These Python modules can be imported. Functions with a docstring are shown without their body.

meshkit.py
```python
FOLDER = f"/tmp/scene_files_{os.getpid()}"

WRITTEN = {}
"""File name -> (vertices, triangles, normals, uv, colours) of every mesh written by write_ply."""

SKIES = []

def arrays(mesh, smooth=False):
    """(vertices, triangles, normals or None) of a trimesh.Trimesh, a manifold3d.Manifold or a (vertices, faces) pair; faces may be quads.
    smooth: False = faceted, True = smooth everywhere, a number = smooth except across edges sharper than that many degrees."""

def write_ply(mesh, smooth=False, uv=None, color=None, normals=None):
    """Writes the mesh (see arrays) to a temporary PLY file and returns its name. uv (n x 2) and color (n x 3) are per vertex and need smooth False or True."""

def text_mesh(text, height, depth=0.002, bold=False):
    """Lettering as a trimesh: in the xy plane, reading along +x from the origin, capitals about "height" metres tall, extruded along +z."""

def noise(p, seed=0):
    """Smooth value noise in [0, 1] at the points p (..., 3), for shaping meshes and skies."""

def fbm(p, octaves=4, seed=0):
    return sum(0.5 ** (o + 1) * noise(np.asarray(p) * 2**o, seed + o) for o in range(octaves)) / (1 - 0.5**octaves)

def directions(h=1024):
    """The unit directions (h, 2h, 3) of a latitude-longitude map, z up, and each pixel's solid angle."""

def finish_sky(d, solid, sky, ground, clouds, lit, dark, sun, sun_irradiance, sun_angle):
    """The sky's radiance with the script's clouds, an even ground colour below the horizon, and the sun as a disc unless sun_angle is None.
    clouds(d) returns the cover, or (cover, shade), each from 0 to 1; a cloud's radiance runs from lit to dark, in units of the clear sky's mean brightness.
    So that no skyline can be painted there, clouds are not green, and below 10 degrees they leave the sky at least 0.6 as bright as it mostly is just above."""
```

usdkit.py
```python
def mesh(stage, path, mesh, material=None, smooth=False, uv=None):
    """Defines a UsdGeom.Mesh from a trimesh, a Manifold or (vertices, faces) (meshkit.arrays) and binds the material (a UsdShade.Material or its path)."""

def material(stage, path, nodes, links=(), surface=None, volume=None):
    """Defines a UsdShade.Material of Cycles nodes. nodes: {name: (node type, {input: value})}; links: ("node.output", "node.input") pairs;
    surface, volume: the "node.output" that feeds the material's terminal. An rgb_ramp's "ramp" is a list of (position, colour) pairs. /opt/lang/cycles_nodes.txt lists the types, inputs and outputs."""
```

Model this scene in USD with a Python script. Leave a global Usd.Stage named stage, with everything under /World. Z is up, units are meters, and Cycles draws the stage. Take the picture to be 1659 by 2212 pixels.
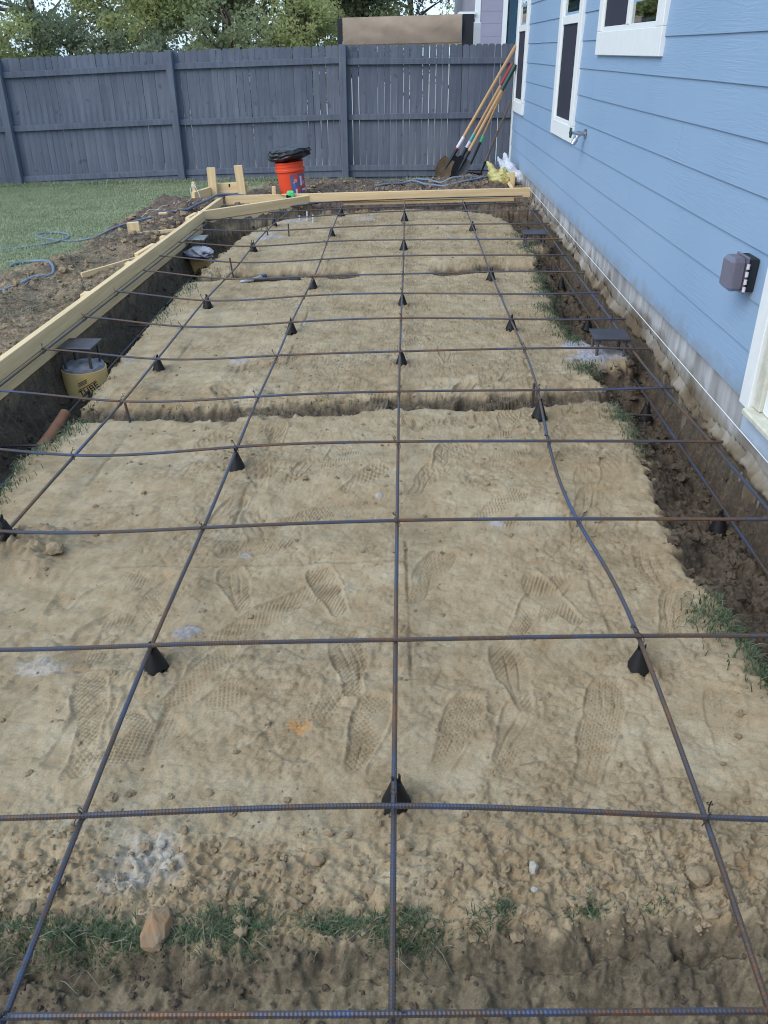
import math, random
import numpy as np, trimesh, usdkit, meshkit
from scipy import ndimage
from scipy.interpolate import CubicSpline
from pxr import Usd, UsdGeom, UsdLux, UsdShade, Gf, Sdf, Vt

stage = Usd.Stage.CreateInMemory()
UsdGeom.SetStageUpAxis(stage, 'Z')
UsdGeom.Xform.Define(stage, '/World'); UsdGeom.Scope.Define(stage, '/World/Looks')
RNG = np.random.default_rng(7); random.seed(7)

# ------------------------------------------------------------------ camera, sky, sun
cam = UsdGeom.Camera.Define(stage, '/World/Camera')
cam.CreateHorizontalApertureAttr(24.0); cam.CreateFocalLengthAttr(24.0 * 1799.3 / 1659)
PITCH, YAW, ROLL, EYE = .5061, -.0221, -.0056, 1.48
cy, sy, cp, sp = math.cos(YAW), math.sin(YAW), math.cos(PITCH), math.sin(PITCH)
F = np.array([sy * cp, cy * cp, -sp]); R0 = np.array([cy, -sy, 0.]); U0 = np.cross(R0, F)
Rt = R0 * math.cos(ROLL) + U0 * math.sin(ROLL); Up = U0 * math.cos(ROLL) - R0 * math.sin(ROLL)
cam.AddTransformOp().Set(Gf.Matrix4d(*Rt, 0, *Up, 0, *(-F), 0, 0, 0, EYE, 1))
cam.CreateExposureAttr(1.05)

SUN = np.array([-.55, -.52, .66]); SUN /= np.linalg.norm(SUN)
sun = UsdLux.DistantLight.Define(stage, '/World/Sun')
sun.CreateIntensityAttr(.26); sun.CreateAngleAttr(40.); sun.CreateNormalizeAttr(True); sun.CreateColorAttr(Gf.Vec3f(1, .95, .88))
z_ = SUN; x_ = np.cross([0, 0, 1], z_); x_ /= np.linalg.norm(x_); y_ = np.cross(z_, x_)
sun.AddTransformOp().Set(Gf.Matrix4d(*x_, 0, *y_, 0, *z_, 0, 0, 0, 0, 1))
sky = UsdLux.DomeLight.Define(stage, '/World/sky')
skym = usdkit.material(stage, '/World/Looks/sky_air', {
    's': ('sky_texture', {'sky_type': 'single_scattering', 'sun_disc': False, 'sun_elevation': math.asin(SUN[2]), 'sun_rotation': math.atan2(SUN[0], SUN[1]), 'aerosol_density': 1.5, 'air_density': 1.0}),
    'tc': ('texture_coordinate', {}),
    'n': ('noise_texture', {'scale': 2.2, 'detail': 5.0, 'roughness': .6}),
    'r': ('rgb_ramp', {'ramp': [(.3, (.35, .35, .35)), (.7, (.75, .75, .75))]}),
    'm': ('mix_color', {'b': (4.9, 7.1, 9.6), 'use_clamp': False}),
    'b': ('background_shader', {'strength': .1})},
    [('tc.generated', 'n.vector'), ('n.fac', 'r.fac'), ('r.color', 'm.fac'), ('s.color', 'm.a'), ('m.result', 'b.color')], surface='b.background')
UsdShade.MaterialBindingAPI.Apply(sky.GetPrim()).Bind(skym)
sky.GetPrim().SetCustomDataByKey('kind', 'structure')

# ------------------------------------------------------------------ helpers
USED = {}
def path_of(name, parent):
    base = (str(parent.GetPath()) if parent else '/World') + '/' + name
    k = USED.get(base, 0); USED[base] = k + 1
    return base if k == 0 else f'{base}_{k:03d}'
def tag(p, label=None, cat=None, group=None, kind=None):
    p = p.GetPrim() if hasattr(p, 'GetPrim') else p
    for k, v in (('label', label), ('category', cat), ('group', group), ('kind', kind)):
        if v: p.SetCustomDataByKey(k, v)
    return p
def obj(name, mesh, mat, parent=None, M=None, smooth=False, **tags):
    m = usdkit.mesh(stage, path_of(name, parent), mesh, mat, smooth=smooth)
    if M is not None: m.AddTransformOp().Set(Gf.Matrix4d(*np.asarray(M, float).T.ravel()))
    return tag(m.GetPrim(), **tags)
def thing(name, label, cat, loc=(0, 0, 0), group=None, M=None):
    x = UsdGeom.Xform.Define(stage, path_of(name, None))
    if M is not None: x.AddTransformOp().Set(Gf.Matrix4d(*np.asarray(M, float).T.ravel()))
    else: x.AddTranslateOp().Set(Gf.Vec3d(*map(float, loc)))
    return tag(x.GetPrim(), label, cat, group)
def copy_of(root, label, loc=None, M=None):
    was = root.GetCustomData()
    x = UsdGeom.Xform.Define(stage, path_of(root.GetName(), None))
    p = x.GetPrim(); p.GetReferences().AddInternalReference(root.GetPath()); p.SetInstanceable(True)
    x.ClearXformOpOrder()
    op = x.AddTransformOp(opSuffix='place')
    m = np.eye(4) if M is None else np.asarray(M, float)
    if loc is not None: m = m.copy(); m[:3, 3] = loc
    op.Set(Gf.Matrix4d(*m.T.ravel()))
    return tag(p, label, was['category'], was.get('group'))
def cat(*ms): return trimesh.util.concatenate(list(ms))
def cbox(sx, sy, sz, c=.003):
    """box with chamfered edges, centred"""
    pts = []
    for a in (-1, 1):
        for b in (-1, 1):
            for d in (-1, 1):
                x, y, z = a * sx / 2, b * sy / 2, d * sz / 2
                pts += [(x - a * c, y, z) if False else (x, y - b * c, z - d * c), (x - a * c, y, z - d * c), (x - a * c, y - b * c, z)]
    return trimesh.convex.convex_hull(np.array(pts))
def box(x0, x1, y0, y1, z0, z1, c=.002):
    m = cbox(x1 - x0, y1 - y0, z1 - z0, min(c, (x1 - x0) / 3, (y1 - y0) / 3, (z1 - z0) / 3)); m.apply_translation([(x0 + x1) / 2, (y0 + y1) / 2, (z0 + z1) / 2]); return m
def frame(p0, p1, up=(0, 0, 1)):
    """matrix: local x along p0->p1, local z near up, origin midway; also the length"""
    p0, p1 = np.array(p0, float), np.array(p1, float); L = np.linalg.norm(p1 - p0); x = (p1 - p0) / L
    y = np.cross(up, x); y /= np.linalg.norm(y); z = np.cross(x, y)
    M = np.eye(4); M[:3, 0], M[:3, 1], M[:3, 2], M[:3, 3] = x, y, z, (p0 + p1) / 2
    return M, L
def tube(pts, r, sides=8, caps=True):
    p = np.asarray(pts, float); n = len(p); r = np.broadcast_to(r, (n,))
    t = np.gradient(p, axis=0); t /= np.linalg.norm(t, axis=1, keepdims=True)
    ref = np.array([0, 0, 1.]) if abs(t[:, 2]).mean() < .8 else np.array([1., 0, 0])
    a = np.cross(t, ref); a /= np.linalg.norm(a, axis=1, keepdims=True) + 1e-12; b = np.cross(t, a)
    g = np.arange(sides) * 2 * np.pi / sides
    v = (p[:, None] + r[:, None, None] * (np.cos(g)[None, :, None] * a[:, None] + np.sin(g)[None, :, None] * b[:, None])).reshape(-1, 3)
    i, j = np.meshgrid(np.arange(n - 1), np.arange(sides), indexing='ij')
    q = np.stack([i * sides + j, i * sides + (j + 1) % sides, (i + 1) * sides + (j + 1) % sides, (i + 1) * sides + j], -1).reshape(-1, 4)
    f = np.vstack([q[:, [0, 2, 1]], q[:, [0, 3, 2]]])
    if caps:
        v = np.vstack([v, p[:1], p[-1:]]); k = n * sides
        c0 = [[k, (j + 1) % sides, j][::-1] for j in range(sides)]; c1 = [[k + 1, (n - 1) * sides + j, (n - 1) * sides + (j + 1) % sides][::-1] for j in range(sides)]
        f = np.vstack([f, c0, c1])
    m = trimesh.Trimesh(v, f, process=False)
    if m.volume < 0: m.invert()
    return m
def spline(pts, n):
    p = np.asarray(pts, float); d = np.r_[0, np.cumsum(np.linalg.norm(np.diff(p, axis=0), axis=1))]
    return CubicSpline(d, p)(np.linspace(0, d[-1], n)) if len(p) > 2 else p[0] + (p[1] - p[0]) * np.linspace(0, 1, n)[:, None]
def lathe(prof, n=32, a0=0, a1=2 * math.pi):
    prof = np.asarray(prof, float); full = abs(a1 - a0 - 2 * math.pi) < 1e-6
    g = np.linspace(a0, a1, n, endpoint=not full); m = len(prof)
    v = np.stack([prof[None, :, 0] * np.cos(g)[:, None], prof[None, :, 0] * np.sin(g)[:, None], np.broadcast_to(prof[None, :, 1], (len(g), m))], -1).reshape(-1, 3)
    f = []
    for i in range(len(g) if full else len(g) - 1):
        k = (i + 1) % len(g)
        for j in range(m - 1): f += [[i * m + j, k * m + j, k * m + j + 1], [i * m + j, k * m + j + 1, i * m + j + 1]]
    return trimesh.Trimesh(v, f, process=False)
def ss(a, b, x):
    t = np.clip((np.asarray(x, float) - a) / (b - a), 0, 1); return t * t * (3 - 2 * t)
TAB = np.random.default_rng(3).random((512, 512)).astype(np.float32)
def vn(x, y, s, seed=0):
    """value noise, -1..1; s = cells per metre"""
    x = np.asarray(x, float) * s + seed * 37.7 + 211.3; y = np.asarray(y, float) * s + seed * 91.3 + 117.9
    xi, yi = np.floor(x).astype(int), np.floor(y).astype(int); u, v = x - xi, y - yi
    u, v = u * u * (3 - 2 * u), v * v * (3 - 2 * v); a, b, c, d = xi & 511, (xi + 1) & 511, yi & 511, (yi + 1) & 511
    return 2 * ((TAB[a, c] * (1 - u) + TAB[b, c] * u) * (1 - v) + (TAB[a, d] * (1 - u) + TAB[b, d] * u) * v) - 1
def fb(x, y, s, n=4, seed=0, g=.5):
    t, a = 0, 1.
    for k in range(n): t = t + a * vn(x * math.cos(k * .9) - y * math.sin(k * .9), x * math.sin(k * .9) + y * math.cos(k * .9), s * 2.03 ** k, seed + k * 5); a *= g
    return t
def rough_ball(r, seed, sub=2, amp=.25, squash=(1, 1, .7), f=1.6):
    m = trimesh.creation.icosphere(sub, 1.0); v = np.array(m.vertices)
    n = fb(v[:, 0] + v[:, 2] * .7, v[:, 1] - v[:, 2] * .6, f, 3, seed)
    m.vertices = v * (1 + amp * n)[:, None] * np.array(squash) * r; return m

# ------------------------------------------------------------------ materials
def mat(name, color, rough=.7, var=.25, scale=6., bump=.0, bscale=60., metallic=0., color2=None, spec=.4, stretch=(1, 1, 1), coord='object', detail=4., lo=.35, hi=.65, extra=None, bdist=.004):
    c2 = color2 if color2 is not None else tuple(c * (1 - var) for c in color)
    src = 'tc.object' if coord == 'object' else 'g.position'
    N = {'mp': ('mapping', {'mapping_type': 'point', 'scale': stretch}),
         'n': ('noise_texture', {'scale': scale, 'detail': detail, 'roughness': .6}),
         'r': ('rgb_ramp', {'ramp': [(lo, color), (hi, c2)]}),
         'p': ('principled_bsdf', {'roughness': rough, 'metallic': metallic, 'specular_ior_level': spec})}
    N.update({'tc': ('texture_coordinate', {})} if coord == 'object' else {'g': ('geometry', {})})
    L = [(src, 'mp.vector'), ('mp.vector', 'n.vector'), ('n.fac', 'r.fac'), ('r.color', 'p.base_color')]
    if bump:
        N['nb'] = ('noise_texture', {'scale': bscale, 'detail': 3.0}); N['b'] = ('bump', {'strength': bump, 'distance': bdist})
        L += [('mp.vector', 'nb.vector'), ('nb.fac', 'b.height'), ('b.normal', 'p.normal')]
    return usdkit.material(stage, '/World/Looks/' + name, N, L, surface='p.BSDF')
MT = {}
MT['wood'] = mat('pine_wood', (.70, .525, .30), .75, scale=1., stretch=(1.5, 28, 28), color2=(.57, .405, .21), bump=.25, bscale=3., lo=.4, hi=.72)
MT['old_wood'] = mat('handle_wood', (.52, .33, .17), .5, scale=1., stretch=(2, 30, 30), color2=(.36, .21, .10))
MT['grey_wood'] = mat('weathered_wood', (.23, .17, .125), .7, scale=1., stretch=(2, 30, 30), color2=(.14, .10, .075))
MT['fence'] = usdkit.material(stage, '/World/Looks/fence_paint', {'tc': ('texture_coordinate', {}), 'g': ('geometry', {}), 'oi': ('object_info', {}), 'mp': ('mapping', {'mapping_type': 'point', 'scale': (30, 30, 2.)}), 'n': ('noise_texture', {'scale': 1., 'detail': 4.}), 'n2': ('noise_texture', {'scale': 1.3, 'detail': 5., 'roughness': .65}), 'k': ('noise_texture', {'scale': 9., 'detail': 1.}), 'kr': ('rgb_ramp', {'ramp': [(.0, (1, 1, 1)), (.70, (1, 1, 1)), (.77, (.72, .72, .74))]}),
    'r': ('rgb_ramp', {'ramp': [(.35, (.132, .149, .195)), (.65, (.103, .117, .156))]}), 'r2': ('rgb_ramp', {'ramp': [(.3, (.84, .84, .85)), (.7, (1.14, 1.13, 1.10))]}), 'ro': ('rgb_ramp', {'ramp': [(0., (.86, .87, .89)), (1., (1.12, 1.11, 1.09))]}), 'm1': ('mix_color', {'blend_type': 'multiply', 'fac': 1.}), 'm2': ('mix_color', {'blend_type': 'multiply', 'fac': 1.}), 'm3': ('mix_color', {'blend_type': 'multiply', 'fac': 1.}), 'p': ('principled_bsdf', {'roughness': .75, 'specular_ior_level': .22}), 'b': ('bump', {'strength': .35, 'distance': .004})},
    [('tc.object', 'mp.vector'), ('mp.vector', 'n.vector'), ('g.position', 'n2.vector'), ('g.position', 'k.vector'), ('n.fac', 'r.fac'), ('n2.fac', 'r2.fac'), ('oi.random', 'ro.fac'), ('k.fac', 'kr.fac'), ('r.color', 'm1.a'), ('r2.color', 'm1.b'), ('m1.result', 'm2.a'), ('ro.color', 'm2.b'), ('m2.result', 'm3.a'), ('kr.color', 'm3.b'), ('m3.result', 'p.base_color'), ('n.fac', 'b.height'), ('b.normal', 'p.normal')], surface='p.BSDF')
MT['siding'] = usdkit.material(stage, '/World/Looks/siding_paint', {'g': ('geometry', {}), 'mp': ('mapping', {'mapping_type': 'point', 'scale': (8., .9, 20.)}), 'n': ('noise_texture', {'scale': 1.5, 'detail': 2.5, 'roughness': .45, 'distortion': 1.1}), 'sn': ('math', {'math_type': 'multiply', 'value2': 34.}), 'si': ('math', {'math_type': 'sine'}),
    'sz': ('separate_xyz', {}), 'ms': ('math', {'math_type': 'multiply_add', 'value2': .28, 'value3': .28}), 'sub': ('math', {'math_type': 'subtract'}), 'spl': ('rgb_ramp', {'ramp': [(.0, (0, 0, 0)), (.05, (0, 0, 0)), (.16, (.5, .5, .5))]}), 'mud': ('mix_color', {'b': (.20, .17, .13)}), 'n4': ('noise_texture', {'scale': 6., 'detail': 6., 'roughness': .7}), 'n2': ('noise_texture', {'scale': .7, 'detail': 4.}), 'r': ('rgb_ramp', {'ramp': [(.35, (.23, .342, .495)), (.65, (.26, .372, .525))]}), 'n3': ('noise_texture', {'scale': 2.5, 'detail': 3.}), 'am': ('rgb_ramp', {'ramp': [(.4, (.1, .1, .1)), (.65, (1, 1, 1))]}), 'mu': ('math', {'math_type': 'multiply'}),
    'p': ('principled_bsdf', {'roughness': .5, 'specular_ior_level': .3}), 'b': ('bump', {'strength': .24, 'distance': .0014})},
    [('g.position', 'mp.vector'), ('mp.vector', 'n.vector'), ('n.fac', 'sn.value1'), ('sn.value', 'si.value1'), ('g.position', 'n2.vector'), ('g.position', 'n3.vector'), ('n3.fac', 'am.fac'), ('si.value', 'mu.value1'), ('am.color', 'mu.value2'), ('n2.fac', 'r.fac'), ('g.position', 'sz.vector'), ('g.position', 'n4.vector'), ('n4.fac', 'ms.value1'), ('ms.value', 'sub.value1'), ('sz.z', 'sub.value2'), ('sub.value', 'spl.fac'), ('spl.color', 'mud.fac'), ('r.color', 'mud.a'), ('mud.result', 'p.base_color'), ('mu.value', 'b.height'), ('b.normal', 'p.normal')], surface='p.BSDF')
MT['white'] = mat('white_trim', (.76, .78, .78), .45, var=.06, scale=4., stretch=(10, 10, 3), coord='world')
MT['cream'] = mat('door_jamb', (.62, .60, .50), .5, var=.25, scale=14., coord='world')
MT['concrete'] = mat('foundation_concrete', (.36, .36, .37), .85, scale=1.0, stretch=(1, 5, 1.2), color2=(.24, .235, .23), bump=.4, bscale=45., coord='world')
MT['grey_concrete'] = mat('fresh_concrete', (.36, .36, .41), .85, scale=30., color2=(.25, .25, .285), bump=.7, bscale=60., coord='world')
MT['steel'] = mat('plate_steel', (.085, .085, .10), .45, scale=9., color2=(.06, .05, .055), metallic=.55, coord='world')
MT['galv'] = mat('bright_steel', (.55, .56, .58), .3, scale=30., color2=(.35, .36, .38), metallic=.9, coord='world')
MT['rod'] = mat('threaded_rod', (.16, .155, .165), .5, scale=60., color2=(.09, .075, .07), metallic=.5, coord='world')
MT['tube'] = mat('cardboard_tube', (.92, .64, .27), .75, scale=7., color2=(.84, .54, .20), coord='world')
MT['ink'] = mat('black_ink', (.025, .02, .018), .7, var=.1)
MT['black'] = mat('black_plastic', (.006, .006, .007), .6, var=.2, scale=20.)
MT['sheeting'] = mat('black_sheeting', (.013, .013, .016), .32, var=.3, scale=20., bump=.5, bscale=18., bdist=.01)
MT['orange'] = mat('orange_plastic', (.72, .075, .028), .38, var=.1, scale=5.)
MT['label'] = mat('bucket_label', (.13, .115, .20), .4, var=.1)
MT['lab_red'] = mat('label_red', (.55, .06, .06), .4, var=.1)
MT['lab_pink'] = mat('label_pink', (.62, .24, .26), .4, var=.1)
MT['lab_white'] = mat('label_white', (.66, .60, .68), .4, var=.1)
MT['lab_blue'] = mat('label_blue', (.05, .16, .48), .4, var=.1)
MT['hose'] = mat('garden_hose', (.085, .105, .17), .4, var=.25, scale=3., coord='world')
MT['hose_pale'] = mat('garden_hose_pale', (.15, .20, .28), .4, var=.25, scale=3., coord='world')
MT['string'] = mat('white_string', (.8, .83, .85), .7, var=.05)
MT['green'] = mat('green_plastic', (.02, .075, .06), .45, var=.2)
MT['red'] = mat('red_rubber', (.30, .02, .025), .45, var=.2)
MT['lime'] = mat('lime_plastic', (.10, .62, .22), .4, var=.1)
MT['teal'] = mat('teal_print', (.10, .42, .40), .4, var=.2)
MT['yellow'] = mat('yellow_tape', (.62, .50, .10), .4, var=.1)
MT['grip'] = mat('hammer_grip', (.022, .022, .028), .5, var=.2)
MT['blue_steel'] = mat('painted_steel', (.03, .075, .15), .35, var=.2, metallic=.3)
MT['dark_steel'] = mat('tool_steel', (.035, .038, .045), .4, var=.3, scale=14., metallic=.5)
MT['rusty'] = mat('rusty_blade', (.10, .065, .035), .8, var=.4, scale=14.)
MT['terracotta'] = mat('terracotta', (.29, .135, .075), .8, var=.3, scale=12.)
MT['rock_orange'] = mat('orange_stone', (.31, .175, .085), .9, scale=14., color2=(.24, .18, .12), bump=.6, bscale=70.)
MT['rock_white'] = mat('pale_stone', (.42, .39, .34), .85, scale=45., color2=(.28, .25, .20), bump=.5, bscale=70.)
MT['clod'] = mat('soil_clod', (.30, .23, .15), .95, scale=9., color2=(.21, .158, .10), bump=.7, bscale=120., coord='world', spec=.1)
MT['canvas'] = mat('tan_canvas', (.36, .275, .205), .9, scale=5., color2=(.31, .235, .175), coord='world')
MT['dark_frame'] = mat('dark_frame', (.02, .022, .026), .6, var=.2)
MT['lavender'] = mat('lavender_siding', (.30, .295, .38), .6, var=.08, scale=3., coord='world')
MT['soffit'] = mat('soffit_paint', (.5, .52, .55), .6, var=.1)
MT['shingle'] = mat('roof_shingle', (.07, .065, .06), .9, var=.4, scale=20.)
MT['screen'] = mat('insect_screen', (.035, .036, .055), .75, var=.15, scale=3., coord='world', spec=.2)
MT['bark'] = mat('bark', (.09, .07, .05), .9, var=.4, scale=9.)
MT['cover'] = usdkit.material(stage, '/World/Looks/smoke_plastic', {'a': ('principled_bsdf', {'base_color': (.16, .15, .19), 'roughness': .25}), 't': ('transparent_bsdf', {'color': (.75, .75, .8)}), 'm': ('mix_closure', {'fac': .35})}, [('a.BSDF', 'm.closure1'), ('t.BSDF', 'm.closure2')], surface='m.closure')
MT['glass'] = usdkit.material(stage, '/World/Looks/window_glass', {'f': ('fresnel', {'IOR': 1.5}), 'mx': ('math', {'math_type': 'multiply_add', 'value2': 1.1, 'value3': .22, 'use_clamp': True}), 't': ('transparent_bsdf', {'color': (.62, .68, .66)}), 'g': ('glossy_bsdf', {'color': (.92, .96, .94), 'roughness': .02}), 'm': ('mix_closure', {})},
    [('f.fac', 'mx.value1'), ('mx.value', 'm.fac'), ('t.BSDF', 'm.closure1'), ('g.BSDF', 'm.closure2')], surface='m.closure')
def plastic_bag(name, c1, c2):
    return usdkit.material(stage, '/World/Looks/' + name, {'tc': ('texture_coordinate', {}), 'n': ('noise_texture', {'scale': 9., 'detail': 3.}), 'r': ('rgb_ramp', {'ramp': [(.4, c1), (.62, c2)]}), 'p': ('principled_bsdf', {'roughness': .3}), 't': ('translucent_bsdf', {}), 'm': ('mix_closure', {'fac': .3})},
        [('tc.object', 'n.vector'), ('n.fac', 'r.fac'), ('r.color', 'p.base_color'), ('r.color', 't.color'), ('p.BSDF', 'm.closure1'), ('t.BSDF', 'm.closure2')], surface='m.closure')
MT['bag_white'] = plastic_bag('white_bag', (.70, .74, .80), (.52, .56, .66))
MT['bag_yellow'] = plastic_bag('yellow_bag', (.62, .58, .24), (.42, .31, .09))
def leafy(name, a, b, trans=.45, scale=1.5):
    return usdkit.material(stage, '/World/Looks/' + name, {'at': ('attribute', {'attribute': 'shade'}), 'r': ('rgb_ramp', {'ramp': [(0., a), (1., b)]}), 'p': ('principled_bsdf', {'roughness': .6, 'specular_ior_level': .25}), 't': ('translucent_bsdf', {}), 'm': ('mix_closure', {'fac': trans})},
        [('at.fac', 'r.fac'), ('r.color', 'p.base_color'), ('r.color', 't.color'), ('p.BSDF', 'm.closure1'), ('t.BSDF', 'm.closure2')], surface='m.closure')
MT['leaf_yellow'] = leafy('leaf_yellow_green', (.22, .25, .095), (.38, .40, .17))
MT['leaf_mid'] = leafy('leaf_mid_green', (.175, .20, .105), (.30, .325, .165))
MT['leaf_dark'] = leafy('leaf_dark_green', (.13, .155, .095), (.23, .26, .15))
MT['leaf_blue'] = leafy('leaf_blue_green', (.07, .085, .09), (.16, .18, .18))
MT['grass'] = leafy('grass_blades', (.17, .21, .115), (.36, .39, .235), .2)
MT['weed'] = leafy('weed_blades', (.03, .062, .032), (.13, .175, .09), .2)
MT['straw'] = leafy('dry_straw', (.13, .105, .065), (.34, .30, .21), .15)
def rebar_mat():
    return usdkit.material(stage, '/World/Looks/rebar_steel', {'g': ('geometry', {}), 'n': ('noise_texture', {'scale': 3.2, 'detail': 5., 'roughness': .65}), 'n2': ('noise_texture', {'scale': 90., 'detail': 2.}), 'mx': ('mix_float', {'fac': .3}),
        'r': ('rgb_ramp', {'ramp': [(.34, (.06, .085, .19)), (.44, (.062, .072, .108)), (.52, (.080, .062, .056)), (.65, (.165, .08, .036))]}), 'p': ('principled_bsdf', {'roughness': .42, 'metallic': .35, 'specular_ior_level': .5})},
        [('g.position', 'n.vector'), ('g.position', 'n2.vector'), ('n.fac', 'mx.a'), ('n2.fac', 'mx.b'), ('mx.result', 'r.fac'), ('r.color', 'p.base_color')], surface='p.BSDF')
MT['rebar'] = rebar_mat()
MT['wire'] = mat('tie_wire', (.05, .045, .045), .5, var=.3, metallic=.5)

# ------------------------------------------------------------------ the ground
FX = -1.905                                    # inner face of the left form, about
def fx_(y): return -1.93 + .021 * (y - 3.8)
def base(x, y): return .03 * np.asarray(x, float) + .06 * ss(5.5, 9., y)
PAD = np.array([(-.95, .985), (-.5, .985), (-.01, 1.0), (.39, 1.02), (.72, 1.04), (.93, 1.15), (.97, 1.6), (.98, 1.98), (.92, 2.28), (.94, 2.65), (1.01, 3.26), (1.02, 3.8), (.97, 4.10), (1.06, 4.22), (1.20, 4.27), (1.225, 4.42), (1.19, 4.55), (1.05, 4.60), (.96, 4.72), (.96, 5.17), (.99, 5.86), (1.06, 6.98), (1.19, 7.06), (1.21, 7.2), (1.17, 7.32), (1.03, 7.45), (1.03, 7.68), (.97, 8.2), (.87, 8.56), (.62, 8.8), (.01, 8.9), (-.6, 8.86), (-.85, 8.8), (-1.14, 8.62), (-1.36, 8.2), (-1.49, 7.49), (-1.54, 6.7), (-1.6, 6.1), (-1.62, 5.33), (-1.6, 4.66), (-1.58, 4.34), (-1.52, 3.74), (-1.53, 3.51), (-1.62, 3.24), (-1.6, 2.92), (-1.55, 2.2), (-1.45, 1.5), (-1.3, 1.05)])
DIG = np.array([(fx_(-.9) - .02, -.9), (fx_(8.03) - .01, 8.04), (-.875, 9.06), (1.335, 9.10), (1.335, 6.), (1.335, 4.), (1.335, 2.5), (1.335, -.9)])
def inside(poly, X, Y):
    r = np.zeros(X.shape, bool); n = len(poly)
    for i in range(n):
        (x0, y0), (x1, y1) = poly[i - 1], poly[i]
        if y0 != y1: r ^= ((y0 > Y) != (y1 > Y)) & (X < (x1 - x0) * (Y - y0) / (y1 - y0) + x0)
    return r
class Field:
    """signed distance to a polygon's edge (positive inside), from a 1 cm raster"""
    def __init__(s, poly):
        gx, gy = np.arange(-3, 2.2, .01), np.arange(-2, 10.5, .01); X, Y = np.meshgrid(gx, gy, indexing='ij'); m = inside(poly, X, Y)
        s.d = (ndimage.distance_transform_edt(m) - ndimage.distance_transform_edt(~m)) * .01
    def __call__(s, x, y): return ndimage.map_coordinates(s.d, [(np.asarray(x, float) + 3) / .01, (np.asarray(y, float) + 2) / .01], order=1, mode='nearest')
PADF, DIGF = Field(PAD), Field(DIG)
def seg_d(x, y, a, b):
    a, b = np.array(a), np.array(b); d = b - a; t = np.clip(((x - a[0]) * d[0] + (y - a[1]) * d[1]) / (d @ d), 0, 1)
    return np.hypot(x - a[0] - t * d[0], y - a[1] - t * d[1])
CHAIRS = [(-.006, 1.318), (-.675, 1.80), (.645, 1.776), (-.669, 3.06), (-1.36, 2.45), (.631, 3.545), (.003, 4.289), (-1.318, 4.321), (-.664, 4.938), (.652, 4.858), (.009, 5.493), (-1.315, 5.604), (-.637, 6.049), (.645, 6.066), (.02, 7.116), (-1.258, 7.24), (-.625, 7.733), (.632, 7.735), (-1.21, 8.228), (-.603, 8.72), (.029, 8.243), (.628, 8.75)]
SPOILS = [0, 1, 4, 4, 2, 6, 7, 9, 10, 18, 13, 17, 16]
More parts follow.
